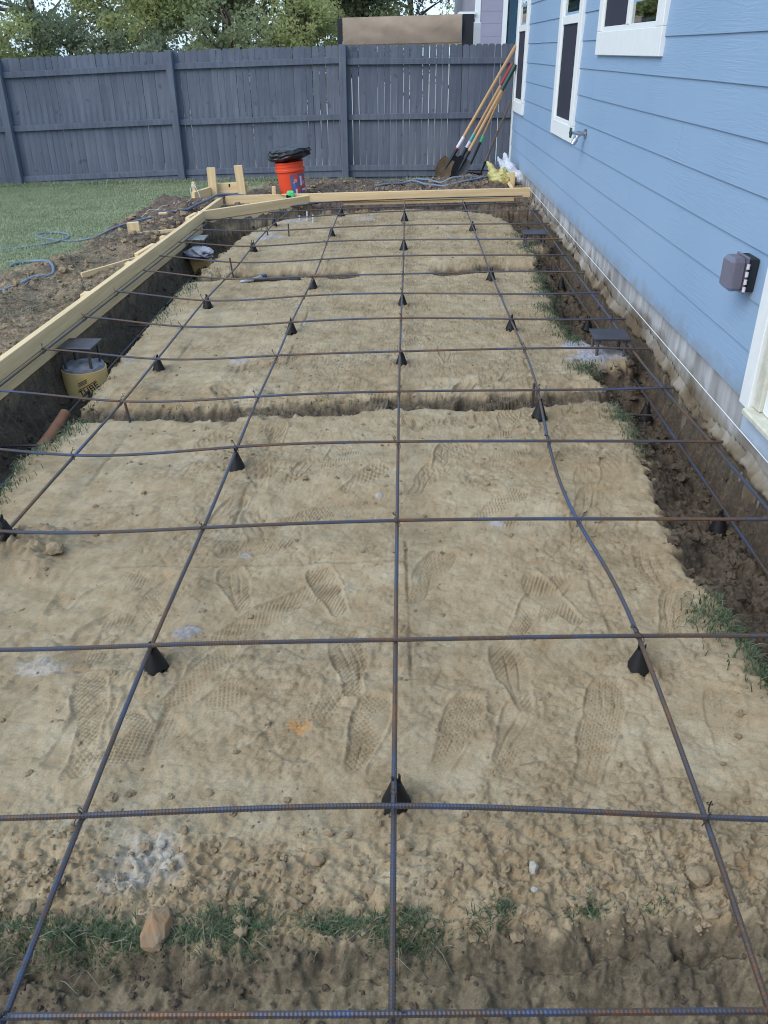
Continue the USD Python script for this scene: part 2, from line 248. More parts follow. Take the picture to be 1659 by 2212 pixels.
PRINTS = [((-.585, 1.50), (-.42, 1.72)), ((-.33, 1.50), (-.21, 1.70)), ((.10, 1.42), (.185, 1.68)), ((.245, 1.43), (.33, 1.66)), ((-.84, 1.43), (-.78, 1.70)), ((-1.0, 1.50), (-.95, 1.72)), ((-1.05, 2.08), (-.83, 2.28)), ((-.46, 2.03), (-.18, 2.22)), ((.32, 1.90), (.47, 2.20)), ((.44, 2.02), (.53, 2.24)), ((.75, 2.03), (.76, 2.26)), ((-.52, 2.55), (-.14, 2.78)), ((.26, 2.58), (.46, 2.80)), ((-1.23, 2.5), (-.9, 2.75)), ((.68, 2.75), (.74, 2.99)), ((.12, 3.45), (.38, 3.58)), ((.47, 3.42), (.5, 3.62)), ((-.2, 1.58), (-.12, 1.86)), ((-.55, 1.9), (-.35, 2.1)), ((.05, 2.1), (.12, 2.36)), ((.6, 2.4), (.67, 2.66)), ((-.95, 1.95), (-.75, 2.14)), ((.78, 1.45), (.84, 1.7)), ((.48, 1.46), (.55, 1.74)), ((-.3, 3.1), (-.2, 3.38)), ((.15, 3.0), (.22, 3.28)), ((-.9, 3.2), (-.8, 3.46))]
_r = np.random.default_rng(55)
for _k in range(52):
    _x, _y = _r.uniform(-1.15, .85), 1.35 + 3.2 * _r.random() ** 1.4; _a = _r.normal(1.25, .45); PRINTS.append(((_x, _y), (_x + .28 * math.cos(_a), _y + .28 * math.sin(_a))))
GROOVES = [((-.83, 1.80), (-.95, 1.80), .010), ((.02, 2.47), (.035, 1.62), .007), ((-.95, 2.33), (.02, 2.33), .006), ((-.60, 1.76), (-.615, 1.45), .010), ((.60, 2.2), (.615, 1.85), .010), ((.60, 1.5), (.585, 1.05), .011), ((-.60, 3.0), (-.60, 2.6), .009), ((-1.24, 3.45), (-1.25, 2.95), .010), ((-.62, 4.7), (-.62, 4.35), .010), ((-1.25, 4.85), (-1.25, 4.5), .010), ((.66, 4.5), (.68, 4.0), .009), ((-.61, 5.4), (-.62, 5.1), .009), ((-.58, 3.5), (-.57, 3.25), .012)]

def ground(x, y, fine=True):
    """height and soil masks at x, y"""
    x, y = np.asarray(x, float), np.asarray(y, float); b = base(x, y); M = {}
    wx, wy = x + .022 * fb(x, y, 9, 3, 11), y + .022 * fb(x, y, 9, 3, 23)
    dp = PADF(wx, wy) + .012 * fb(x, y, 26, 3, 5)
    dg = DIGF(x, y); right = x > 1.1
    dgn = np.where(right | (y > 8.9), dg + .010 * fb(x * .3, y, 30, 3, 31) + .014 * fb(x * .3, y * .7, 7, 3, 77), dg)
    # ---- the sand pad
    pad = b + .010 * fb(x, y, 2.2, 3, 1) + .006 * fb(x, y, 11, 3, 2)
    crumb = fb(x, y, 58, 4, 3, .6); patch = ss(.05, .45, fb(x, y, 3.1, 3, 41) + .55 * ss(1.5, 1.1, y))
    pad = pad + (1 - .45 * ss(1.25, 1.6, y)) * patch * .0072 * np.maximum(crumb, -.2) + .0022 * fb(x, y, 75, 3, 4, .6) - .004 * ss(.10, .0, np.abs(fb(x, y, 7, 4, 141))) * ss(.0, .5, fb(x, y, 2.7, 2, 142))
    pad = pad - .006 * ss(.62, .95, fb(x, y, 17, 2, 61)) * patch
    lump = ss(1.42, 1.1, y + .1 * vn(x, y, 3, 9)); pad = pad + lump * (.012 * np.abs(fb(x, y, 22, 3, 8)) + .006 * crumb)
    cut = lambda y0, w, d, sd: d * ss(w * 1.15, .01, np.abs(y - y0 - .035 * fb(x, x * .3, 2.2, 3, sd))) * (1 + .35 * fb(x, y, 14, 3, sd + 2))
    d1 = cut(3.765 + .025 * x, .125, .085, 51) * ss(-1.7, -1.5, x); pad = pad - .75 * d1 + .02 * ss(.0, .03, d1) * fb(x, y, 24, 4, 151)
    d2 = cut(6.50, .16, .08, 57) * ss(-.2, .1, fb(x, y, 1.3, 2, 58) + .3); pad = pad - d2
    pad = pad + .02 * ss(.25, .05, np.abs(y - 3.97)) * (.5 + .5 * fb(x, y, 12, 3, 53)) + .022 * ss(.2, .03, np.abs(y - 6.68)) * (.6 + .4 * fb(x, y, 12, 3, 55))
    disturbed = np.zeros_like(x)
    near = (y < 4.2) & (dp > -.05)
    if fine:
        for k, (a, c) in enumerate(PRINTS):
            a, c = np.array(a), np.array(c); L = np.linalg.norm(c - a); d = (c - a) / L; mid = (a + c) / 2
            L = min(max(L, .26), .31)
            px, py = x - mid[0], y - mid[1]; u = px * d[0] + py * d[1]; v = -px * d[1] + py * d[0]
            sel = (np.abs(u) < .22) & (np.abs(v) < .12)
            if not sel.any(): continue
            u, v = u[sel], v[sel]; t = u / (L / 2)
            w = .041 + .009 * np.sin((t + .2) * 2.5) - .004 * (t < -.2) + .004 * vn(x[sel], y[sel], 18, 80 + k)
            tt = np.abs(t) ** 3.2; e = (1 - np.sqrt(tt ** 2 + (np.abs(v + .005 * t) / w) ** 5)) * w; ins = ss(-.004, .012, e)
            part = ss(-.35, .25, fb(x[sel], y[sel], 7, 2, 70 + k) + .25); ins = ins * (.35 + .65 * part)
            side_ = np.sign(v) * (1 if k % 2 else -1); rim = ss(.0, .008, -e + .005) * ss(.034, .008, -e) * ss(-.3, .5, fb(x[sel], y[sel], 6, 2, 170 + k) + .3 * side_)
            wob = ss(-.75, -.1, fb(x[sel], y[sel], 8, 2, 270 + k)); per = .0158
            waffle = np.maximum(np.sin((u + v) * 2 * np.pi / per + .2 * np.sin(v * 60)) + .3, 0) * np.maximum(np.sin((u - v) * 2 * np.pi / per + .2 * np.sin(u * 30)) + .3, 0)
            streak = ss(.004, .0, np.abs(v - .012 * np.sin(t * 2.2 + k) - .3 * w * side_)) * .006 * ss(.95, .4, np.abs(t))
            dz = -ins * .0060 + rim * .0042 + ins * wob * .0062 * waffle - streak * part
            z = pad[sel]; keep = z * (1 - .8 * ins) + (b[sel] + .010 * fb(x[sel], y[sel], 2.2, 3, 1) + .006 * fb(x[sel], y[sel], 11, 3, 2)) * .8 * ins
            pad[sel] = keep + dz
            disturbed[sel] = np.maximum(disturbed[sel], ins * .16 * part)
    for a, c, w in GROOVES:
        g = ss(w * 1.2, w * .2, seg_d(x, y, a, c) + .003 * vn(x, y, 30, 2)); pad = pad - .0065 * g * ss(-.5, .2, fb(x, y, 7, 2, 88)); disturbed = np.maximum(disturbed, g)
    for i in SPOILS:
        cx, cyy = CHAIRS[i]; r = np.hypot(x - cx - .01, (y - cyy) * 1.1); s = ss(.12, .03, r); pad = pad + s * (.014 * np.abs(fb(x, y, 40, 2, i)) + .004) - .012 * ss(.035, .0, r); disturbed = np.maximum(disturbed, s)
    r = np.hypot(x + 1.27, y - 2.43); s = ss(.2, .06, r + .04 * fb(x, y, 8, 2, 3)); pad = pad + s * (.03 + .03 * np.abs(fb(x, y, 24, 3, 15))); disturbed = np.maximum(disturbed, s)
    # ---- trenches
    tr = b - np.where(y > 1.2, .20, .25) + .03 * fb(x, y, 3.5, 3, 21) + .018 * fb(x, y, 15, 3, 22) + .006 * fb(x, y, 55, 2, 24)
    bank = np.where(x > 0, .0 - np.maximum(dgn, 0) * 3.4 + .04 * fb(x, y, 7, 3, 28) + .03 * fb(x, y, 24, 4, 29, .65), -.015 - np.maximum(dg, 0) * 2.2 + .03 * fb(x, y, 9, 3, 28))
    tr = np.maximum(tr, np.where((x > .9) | (x < -1.2) | (y > 8), b * (x < 0) + bank, -9))
    tr = tr + .03 * fb(x, y, 11, 4, 171, .6) * (y > 1.2) + .012 * fb(x, y, 45, 3, 172, .6) * (y > 1.2) + .07 * ss(.16, .0, -dp) * (.6 + .6 * fb(x, y, 6, 3, 25))
    wall = np.where((x > .7) & (y < 8.4), .76 * ss(-.23, .05, dp + .025 * fb(x, y, 9, 3, 26)) + .24 * ss(-.06, .015, dp + .016 * fb(x, y, 22, 3, 126)), ss(-.085, .012, dp + .014 * fb(x, y, 30, 2, 26))); front = ss(1.2, 1.02, y)
    wall = np.where(front > .5, .90 * ss(-.36, .04, dp + .012 * fb(x * .4, y, 7, 3, 26)) + .10 * ss(-.055, .008, dp + .012 * fb(x * .5, y, 16, 3, 27)), wall)
    z = tr * (1 - wall) + pad * wall
    z = z + front * (1 - wall) * wall * 4 * (.008 * fb(x, y, 12, 4, 165) + .006 * fb(x, y, 45, 3, 166)) - .012 * front * ss(.012, .0, np.abs(dp + .055 + .02 * fb(x, y, 4, 3, 167)))
    # shelf line across the front wall
    # ---- outside
    lawn = .075 - .040 * np.maximum(y - 6, 0) + .017 * np.minimum(x + 2.6, 0) * ss(6, 12, y) + .004 * np.maximum(x + 4, 0) * ss(9, 12, y)
    lawn = np.maximum(lawn, -.55 - .0 * x) + .012 * fb(x, y, 1.1, 3, 33)
    strip = .055 + .03 * fb(x, y, 2.3, 3, 34) + .03 * ss(.4, 0, np.abs(x + 2.15)) * ss(5, 7.5, y)
    edge = -2.72 - .22 * ss(6.8, 6.1, y) - .1 * ss(7.0, 8.2, y) * 0 + .09 * fb(x, y, 2.6, 3, 35)
    lawnm = np.maximum(ss(-.05, .07, edge - x) * ss(5.9, 6.3, y + .12 * fb(x, y, 3, 2, 36)), ss(11.0, 11.6, y + .25 * fb(x, y, 1.6, 3, 37)) )
    lawnm = np.maximum(lawnm, ss(9.6, 10.2, y - .9 * ss(-2.0, -.6, x) * 1.2 + .15 * fb(x, y, 2, 2, 38)) * ss(-1.5, -1.9, x))
    mound = ss(8.95, 9.5, y) * ss(11.9, 10.7, y) * (.16 + .05 * ss(-1.6, .8, x) + .045 * fb(x, y, 1.9, 3, 39) + .035 * ss(0, .8, np.abs(fb(x, y, 5, 3, 40)))) * ss(-2.5, -1.4, x)
    tri = (y > 7.9) & (x > -1.95)
    out = strip * (1 - lawnm) + lawn * lawnm
    out = np.where(y > 8.6, np.maximum(out, lawn * (1 - .0) + mound), out)
    out = np.where(tri & (y < 9.02), .085 + .05 * fb(x, y, 4, 3, 42) * .6, out)
    rough = (1 - lawnm) * (1 + .7 * (x < -1.9)) * (.020 * fb(x, y, 9, 3, 43) + .012 * fb(x, y, 27, 3, 44) + .006 * fb(x, y, 70, 2, 45)); out = out + rough
    ledge = .055 + .035 * ss(6, 8.5, y) + .012 * fb(x, y, 6, 3, 46) + .008 * fb(x, y, 25, 2, 47); out = np.where((x > 1.15) & (y < 9.05), ledge, out)
    o = ss(.008, -.006, np.where(right, dgn, np.where(y > 8.9, dgn, dg)))
    # overhanging crumbs of the trench edge by the house
    z = z * (1 - o) + out * o
    # ---- masks
    topsoil = ss(-.02, -.05, z - b + .012 * fb(x, y, 9, 2, 62)) * (1 - o)
    fr2 = front * ss(.02, -.028, dp + .022 * fb(x, y, 9, 4, 168, .6)); topsoil = np.maximum(topsoil * (1 - front), fr2)
    M['clay'] = np.clip(fr2, 0, 1)
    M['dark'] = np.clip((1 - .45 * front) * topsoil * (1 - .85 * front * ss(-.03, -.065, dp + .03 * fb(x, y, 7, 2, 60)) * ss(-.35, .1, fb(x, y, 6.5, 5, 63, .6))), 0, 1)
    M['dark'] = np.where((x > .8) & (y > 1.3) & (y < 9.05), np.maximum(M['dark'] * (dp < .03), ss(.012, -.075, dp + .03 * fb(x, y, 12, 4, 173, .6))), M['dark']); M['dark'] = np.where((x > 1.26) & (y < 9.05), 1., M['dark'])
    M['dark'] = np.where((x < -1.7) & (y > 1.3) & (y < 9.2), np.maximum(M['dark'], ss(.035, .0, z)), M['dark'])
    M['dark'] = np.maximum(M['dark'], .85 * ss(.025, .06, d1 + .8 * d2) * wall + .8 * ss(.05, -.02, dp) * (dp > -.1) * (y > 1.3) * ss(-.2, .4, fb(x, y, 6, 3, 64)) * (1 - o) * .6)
    M['dirt'] = o * (1 - lawnm)
    M['dirt'] = np.where(right & (y < 9), 0, M['dirt'])
    M['red'] = M['dirt'] * ss(6.6, 7.6, y + .5 * fb(x, y, 2, 3, 65)) * (x < 1.2)
    M['lawn'] = lawnm * o
    M['disturbed'] = np.maximum(.5 * disturbed, .38 * patch * ss(-.6, .5, crumb)) * wall * (1 - o)
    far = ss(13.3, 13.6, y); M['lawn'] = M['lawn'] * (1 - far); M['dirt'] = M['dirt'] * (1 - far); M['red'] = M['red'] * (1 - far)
    M['ledge'] = o * (right & (y < 9.05)) * 0
    cem = np.zeros_like(x)
    for cx, c_y, rx, ry in [(-1.54, 4.46, .045, .07), (-1.62, 4.62, .09, .04), (-.89, 4.44, .07, .035), (-.77, 4.5, .04, .02), (-1.17, 7.81, .13, .10), (-1.03, 8.47, .12, .08), (-.36, 8.42, .12, .09), (-.53, 2.39, .03, .025), (-.63, 1.97, .05, .04), (-.61, 5.2, .08, .06), (-.08, 2.79, .03, .025), (.34, 2.55, .035, .02), (1.06, 4.42, .19, .17)]:
        q_ = .72 if rx < .1 else 1.; cem = np.maximum(cem, ss(1.05, .8, np.hypot((x - cx) / rx / q_, (y - c_y) / ry / q_) + (.75 if rx < .1 else .4) * fb(x, y, 22 if rx < .1 else 12, 3, 66)))
    z = z + cem * wall * (1 - o) * (.004 + .004 * np.abs(fb(x, y, 40, 2, 169)))
    cem = cem * np.where(x > .8, 1., .6)
    M['cement'] = cem * wall * (1 - o)
    ash = ss(1.1, .3, np.hypot((x + .535) / .085, (y - 1.17) / .09) + .4 * fb(x, y, 18, 3, 67)); ash = np.maximum(ash, .8 * ss(1.1, .4, np.hypot((x + 1.0) / .09, (y - 1.81) / .04) + .4 * fb(x, y, 18, 3, 67)))
    M['ash'] = np.maximum(ash * wall, far)  # ground beyond the fence coloured pale so the picket gaps look bright
    M['paint'] = .8 * ss(1.15, .2, np.hypot((x + .25) / .036, (y - 1.57) / .032) + .6 * fb(x, y, 40, 3, 68)) * wall
    for cx, c_y, r in ((-.74, 2.28, .05), (-.2, 1.2, .05), (-1.0, 2.9, .05), (.7, 1.13, .03), (-.3, 3.3, .05), (.4, 1.9, .04)):
        M['paint'] = np.maximum(M['paint'], .14 * ss(1., .2, np.hypot(x - cx, y - c_y) / r + .6 * fb(x, y, 25, 2, 69)))
    return z, M
def gz(x, y): return float(ground(np.array([x]), np.array([y]), False)[0][0])

def steps(a, b, s): return np.linspace(a, b, max(2, int(round((b - a) / s)) + 1))
xs = np.unique(np.round(np.r_[-70, -40, -25, -16, -12, steps(-10, -4.4, .2), steps(-4.4, -2.15, .03), steps(-2.15, -.9, .007), steps(-.9, .82, .0037), steps(.82, 1.36, .006), 1.4, 1.6, 2, 3, 5, 9, 16, 30, 70], 5))
yl = [.62]
while yl[-1] < 9.4: yl.append(yl[-1] + min(.022, (yl[-1] ** 2 + 2.19) / 1260))
ys = np.r_[-40, -15, -5, -2, -1.2, steps(-.9, .6, .05), yl, steps(9.43, 12.2, .035), steps(12.3, 16, .12), 18, 22, 30, 45, 80, 160]
GX, GY = np.meshgrid(xs, ys, indexing='ij'); Z, MASK = ground(GX, GY)
ny = len(ys); i, j = np.meshgrid(np.arange(len(xs) - 1), np.arange(ny - 1), indexing='ij'); k = i * ny + j
gf = np.vstack([np.stack([k, k + ny, k + ny + 1], -1).reshape(-1, 3), np.stack([k, k + ny + 1, k + 1], -1).reshape(-1, 3)])
def ground_mat():
    N = {'g': ('geometry', {}), 'p': ('principled_bsdf', {'roughness': .95, 'specular_ior_level': .12})}; L = []
    def noise(n, s, d=5., r=.6): N[n] = ('noise_texture', {'scale': s, 'detail': d, 'roughness': r}); L.append(('g.position', n + '.vector'))
    noise('a', 2.1); noise('b', 14.); noise('c', 75., 3.); noise('d', 260., 2.)
    def ramp(n, src, *st): N[n] = ('rgb_ramp', {'ramp': list(st)}); L.append((src, n + '.fac'))
    N['ab'] = ('mix_float', {'fac': .5}); L += [('a.fac', 'ab.a'), ('b.fac', 'ab.b')]
    N['bc'] = ('mix_float', {'fac': .55}); L += [('b.fac', 'bc.a'), ('c.fac', 'bc.b')]
    ramp('sand', 'ab.result', (.34, (.25, .183, .107)), (.46, (.315, .241, .149)), (.58, (.375, .302, .20)), (.70, (.42, .36, .262)))
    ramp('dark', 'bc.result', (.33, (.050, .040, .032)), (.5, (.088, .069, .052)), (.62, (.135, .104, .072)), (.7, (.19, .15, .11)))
    ramp('clay', 'bc.result', (.36, (.13, .105, .069)), (.5, (.19, .155, .10)), (.64, (.245, .202, .134)))
    ramp('dirt', 'bc.result', (.36, (.10, .075, .052)), (.5, (.19, .145, .10)), (.64, (.31, .25, .175)))
    ramp('red', 'bc.result', (.36, (.068, .050, .042)), (.5, (.122, .090, .073)), (.66, (.20, .157, .122)))
    ramp('lawn', 'bc.result', (.36, (.13, .155, .08)), (.5, (.19, .21, .12)), (.64, (.26, .26, .165)))
    ramp('cement', 'bc.result', (.36, (.25, .247, .275)), (.62, (.40, .395, .44)))
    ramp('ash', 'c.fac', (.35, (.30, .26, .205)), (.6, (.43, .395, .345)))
    ramp('ledge', 'bc.result', (.38, (.14, .105, .072)), (.52, (.27, .22, .16)), (.64, (.38, .33, .26)))
    prev = 'sand.color'
    def over(name, color, src=None):
        nonlocal prev
        N['at_' + name] = ('attribute', {'attribute': 'soil_' + name}); N['mx_' + name] = ('mix_color', {})
        L.extend([('at_' + name + '.fac', 'mx_' + name + '.fac'), (prev, 'mx_' + name + '.a')])
        if src: L.append((src, 'mx_' + name + '.b'))
        else: N['mx_' + name] = ('mix_color', {'b': color})
        prev = 'mx_' + name + '.result'
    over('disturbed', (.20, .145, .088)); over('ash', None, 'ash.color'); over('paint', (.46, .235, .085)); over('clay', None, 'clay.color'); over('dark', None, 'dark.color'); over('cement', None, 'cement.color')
    over('ledge', None, 'ledge.color'); over('dirt', None, 'dirt.color'); over('red', None, 'red.color'); over('lawn', None, 'lawn.color')
    ramp('sp', 'd.fac', (.34, (.84, .84, .84)), (.5, (1, 1, 1)), (.66, (1.08, 1.08, 1.08)))
    N['mul'] = ('mix_color', {'blend_type': 'multiply', 'fac': 1.}); L += [(prev, 'mul.a'), ('sp.color', 'mul.b'), ('mul.result', 'p.base_color')]
    N['cd'] = ('mix_float', {'fac': .4}); L += [('c.fac', 'cd.a'), ('d.fac', 'cd.b')]
    N['bump'] = ('bump', {'strength': .55, 'distance': .006}); L += [('cd.result', 'bump.height'), ('bump.normal', 'p.normal')]
    return usdkit.material(stage, '/World/Looks/soil', N, L, surface='p.BSDF')
MT['soil'] = ground_mat()
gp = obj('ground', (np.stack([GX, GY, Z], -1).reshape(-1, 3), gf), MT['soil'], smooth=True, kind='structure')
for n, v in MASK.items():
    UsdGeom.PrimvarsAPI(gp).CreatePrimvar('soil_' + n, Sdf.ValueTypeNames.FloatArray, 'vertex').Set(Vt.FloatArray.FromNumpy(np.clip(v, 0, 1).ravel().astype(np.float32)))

# ------------------------------------------------------------------ the blue house
HX = 1.341
house = thing('house', 'pale blue lap sided house with white window trim on a grey concrete foundation', 'house', (0, 0, 0))
Z0, EXP = .290, .1780
def plank(y0, y1, z0, seed):
    n = max(2, int((y1 - y0) / .4)); yy = np.linspace(y0, y1, n); rr = np.random.default_rng(seed)
    w = .0012 * fb(yy, yy * 0 + z0 * 3, 1.3, 2, seed)
    prof = [(HX - .013, z0), (HX - .0045, z0 + EXP + .020), (HX + .004, z0 + EXP + .020), (HX + .0005, z0)]
    v = np.array([[(px, y, pz + w_) for px, pz in prof] for y, w_ in zip(yy, w)]).reshape(-1, 3); f = []
    for a in range(n - 1):
        for c in range(4): p, q = a * 4 + c, a * 4 + (c + 1) % 4; f += [[p, q, q + 4], [p, q + 4, p + 4]]
    f += [[0, 2, 1], [0, 3, 2], [(n - 1) * 4, (n - 1) * 4 + 1, (n - 1) * 4 + 2], [(n - 1) * 4, (n - 1) * 4 + 2, (n - 1) * 4 + 3]]
    m = trimesh.Trimesh(v, f, process=False)
    if m.volume < 0: m.invert()
    return m
for c in range(16):
    cuts = [-4.1, 3.06 if c < 13 else 1.2, (4.1, 6.2, 5.05, 6.62)[c % 4] + .07 * c % .5, (8.9, 9.6, 8.4, 9.2)[c % 4], 11.08]
    if c < 13: obj('siding_plank', plank(-4.1, 1.05, Z0 + EXP * c, c * 7 + 90), MT['siding'], house); cuts = cuts[1:]
    for y0, y1 in zip(cuts[:-1], cuts[1:]): obj('siding_plank', plank(y0 + .001, y1 - .001, Z0 + EXP * c, c * 7 + int(y0)), MT['siding'], house)
obj('wall_core', box(HX + .006, HX + 6, -9, 11.17, .29, 3.16), MT['siding'], house)
# foundation: a cast face with a rough lower edge
fy, fz = steps(-1.5, 11.16, .02), np.r_[steps(-.42, .12, .02), steps(.14, .287, .03)]
FY, FZ = np.meshgrid(fy, fz, indexing='ij'); lip = ss(.075, .0, FZ + .03 * fb(FY, FZ, 7, 3, 5) - .03 * ss(6, 9, FY)) * .012
FXX = HX + .010 - .004 * fb(FY, FZ, 5, 3, 2) - .0018 * fb(FY, FZ, 30, 2, 6) - lip
for ys_ in (8.4, 6.49, 4.11): FXX = FXX + .004 * ss(.012, .004, np.abs(FY - ys_)) + .003 * (FY > ys_)
n2 = len(fz); i, j = np.meshgrid(np.arange(len(fy) - 1), np.arange(n2 - 1), indexing='ij'); k = i * n2 + j
ff = np.vstack([np.stack([k, k + 1, k + n2 + 1], -1).reshape(-1, 3), np.stack([k, k + n2 + 1, k + n2], -1).reshape(-1, 3)])
MT['foundation'] = usdkit.material(stage, '/World/Looks/stained_foundation', {
    'g': ('geometry', {}), 's': ('separate_xyz', {}), 'mp': ('mapping', {'mapping_type': 'point', 'scale': (1, 6, 1.0)}), 'n': ('noise_texture', {'scale': 1.6, 'detail': 6.}), 'n2': ('noise_texture', {'scale': 5., 'detail': 5.}), 'n3': ('noise_texture', {'scale': 60., 'detail': 3.}),
    'r': ('rgb_ramp', {'ramp': [(.36, (.25, .245, .24)), (.52, (.36, .355, .36)), (.66, (.48, .48, .50))]}),
    'ad': ('math', {'math_type': 'multiply_add', 'value2': .30, 'value3': -.15}), 'h': ('math', {'math_type': 'add'}), 'st': ('rgb_ramp', {'ramp': [(.06, (1, 1, 1)), (.15, (.6, .6, .6)), (.20, (0, 0, 0))]}),
    'mud': ('rgb_ramp', {'ramp': [(.38, (.12, .088, .056)), (.52, (.195, .155, .105)), (.66, (.29, .25, .19))]}), 'mx': ('mix_color', {}), 'p': ('principled_bsdf', {'roughness': .9, 'specular_ior_level': .2}), 'b': ('bump', {'strength': .5, 'distance': .004})},
    [('g.position', 's.vector'), ('g.position', 'mp.vector'), ('mp.vector', 'n.vector'), ('g.position', 'n2.vector'), ('g.position', 'n3.vector'), ('n.fac', 'r.fac'), ('n2.fac', 'ad.value1'), ('ad.value', 'h.value1'), ('s.z', 'h.value2'), ('h.value', 'st.fac'), ('n2.fac', 'mud.fac'),
     ('st.color', 'mx.fac'), ('r.color', 'mx.a'), ('mud.color', 'mx.b'), ('mx.result', 'p.base_color'), ('n3.fac', 'b.height'), ('b.normal', 'p.normal')], surface='p.BSDF')
obj('foundation', (np.stack([FXX, FY, FZ], -1).reshape(-1, 3), ff[:, ::-1]), MT['foundation'], house, smooth=True)
jy = np.arange(-1.2, 9.08, .007); jz = np.interp(jy, [-1, 2.7, 2.93, 3.18, 3.46, 3.87, 4.39, 5.1, 5.79, 6.2, 6.8, 8.0, 8.9], [.05, .05, .055, .06, .03, .05, .075, .06, .05, .07, .08, .10, .085]) + .014 * fb(jy, jy * 0, 2.7, 3, 201) + .009 * fb(jy, jy * 0 + 3, 9, 5, 202, .85)
jo = .012 + .006 * fb(jy, jy * 0, 6, 3, 203) + .008 * fb(jy, jy * 0, 28, 3, 204)
prof = [np.stack([HX + .008 - .004 + 0 * jy, jy, jz + .05], -1), np.stack([HX + .002 - .3 * jo, jy, jz + .028 + .008 * fb(jy, jy * 0, 18, 2, 205)], -1), np.stack([HX - jo, jy, jz + .012], -1), np.stack([HX - jo * 1.15, jy, jz], -1), np.stack([HX - jo * .5, jy, jz - .012], -1), np.stack([HX + .02 + 0 * jy, jy, jz - .02], -1)]
prof = [p_ + np.stack([-.0045 * np.abs(fb(jy, jy * 0 + 2 * q_, 55, 3, 210 + q_)), 0 * jy, .004 * fb(jy, jy * 0 + q_, 48, 3, 220 + q_)], -1) * (q_ > 0) for q_, p_ in enumerate(prof)]; jv = np.stack(prof, 1).reshape(-1, 3); i, j = np.meshgrid(np.arange(len(jy) - 1), np.arange(5), indexing='ij'); k = i * 6 + j
MT['overpour'] = mat('rough_overpour', (.27, .222, .16), .95, scale=7., color2=(.135, .10, .064), bump=.9, bscale=55., coord='world', spec=.15, bdist=.008)
obj('overpour', (jv, np.vstack([np.stack([k, k + 1, k + 7], -1).reshape(-1, 3), np.stack([k, k + 7, k + 6], -1).reshape(-1, 3)])[:, ::-1]), MT['foundation'], house, smooth=True)
obj('foundation_end', box(HX + .014, HX + 6, 11.10, 11.15, -.4, .288), MT['concrete'], house)
obj('corner_trim', box(HX - .022, HX + .012, 11.082, 11.172, .284, 3.14), MT['white'], house)
obj('soffit', box(HX - .45, HX + 6.2, -3.2, 11.6, 3.165, 3.19), MT['soffit'], house)
obj('fascia', box(HX - .475, HX - .452, -3.2, 11.6, 3.13, 3.36), MT['white'], house)
rv = np.array([(HX - .5, -3.3, 3.37), (HX - .5, 11.7, 3.37), (HX + 3, 11.7, 5.0), (HX + 3, -3.3, 5.0), (HX + 6.5, -3.3, 3.37), (HX + 6.5, 11.7, 3.37)])
obj('roof', trimesh.convex.convex_hull(np.vstack([rv, rv - [0, 0, .06]])), MT['shingle'], house)

def window(y0, y1, z0, z1, fy0, fy1, sill, zmid=None, vmid=None, top=None):
    """y0..y1, z0..z1: trim outline; fy0..fy1: the sash; sill: height of the apron"""
    top = z1 - .09
    w = UsdGeom.Xform.Define(stage, path_of('window', house)).GetPrim()
    x0, x1 = HX - .032, HX + .004
    obj('apron', box(x0, x1, y0, y1, z0, z0 + sill, .003), MT['white'], w)
    obj('side_trim', box(x0, x1, y0, fy0, z0 + sill + .001, top, .003), MT['white'], w); obj('side_trim', box(x0, x1, fy1, y1, z0 + sill + .001, top, .003), MT['white'], w)
    obj('head_trim', box(x0 - .004, x1, y0 - .02, y1 + .02, top + .001, z1, .003), MT['white'], w)
    s = z0 + sill + .001; fw = .026; xa, xb = HX - .024, HX - .002
    fr = [box(xa, xb, fy0 + .001, fy1 - .001, s, s + fw), box(xa, xb, fy0 + .001, fy1 - .001, top - fw, top - .001), box(xa, xb, fy0 + .001, fy0 + fw, s + fw, top - fw), box(xa, xb, fy1 - fw, fy1 - .001, s + fw, top - fw)]
    obj('frame', cat(*fr), MT['white'], w)
    ins = (fy0 + fw, fy1 - fw, s + fw, top - fw)
    pane = lambda a, b, c, d, n, m, x=HX - .0105, t=.003: obj(n, box(x - t / 2, x + t / 2, a, b, c, d, .0005), m, w)
    obj('room_behind', box(HX + .001, HX + .004, ins[0], ins[1], ins[2], ins[3], .0005), MT['dark_frame'], w)  # dark panel paints the unlit room behind the glass
    if zmid:
        obj('meeting_rail', box(xa - .004, xb, ins[0], ins[1], zmid[0], zmid[1]), MT['white'], w)
        pane(ins[0] + .001, ins[1] - .001, ins[2] + .001, zmid[0] - .001, 'insect_screen', MT['screen'], HX - .014); pane(ins[0], ins[1], zmid[1], ins[3], 'pane', MT['glass'])
    if vmid:
        obj('mullion', box(xa - .004, xb, vmid[0], vmid[1], ins[2], ins[3]), MT['white'], w)
        pane(vmid[1] + .001, ins[1] - .001, ins[2] + .001, ins[3] - .001, 'insect_screen', MT['screen'], HX - .014); pane(ins[0], vmid[0], ins[2], ins[3], 'pane', MT['glass'])
    return w
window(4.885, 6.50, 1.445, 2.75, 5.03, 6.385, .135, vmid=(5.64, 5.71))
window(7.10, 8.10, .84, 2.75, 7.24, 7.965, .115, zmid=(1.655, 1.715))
window(10.14, 11.055, .845, 2.75, 10.28, 10.93, .115, zmid=(1.655, 1.715))
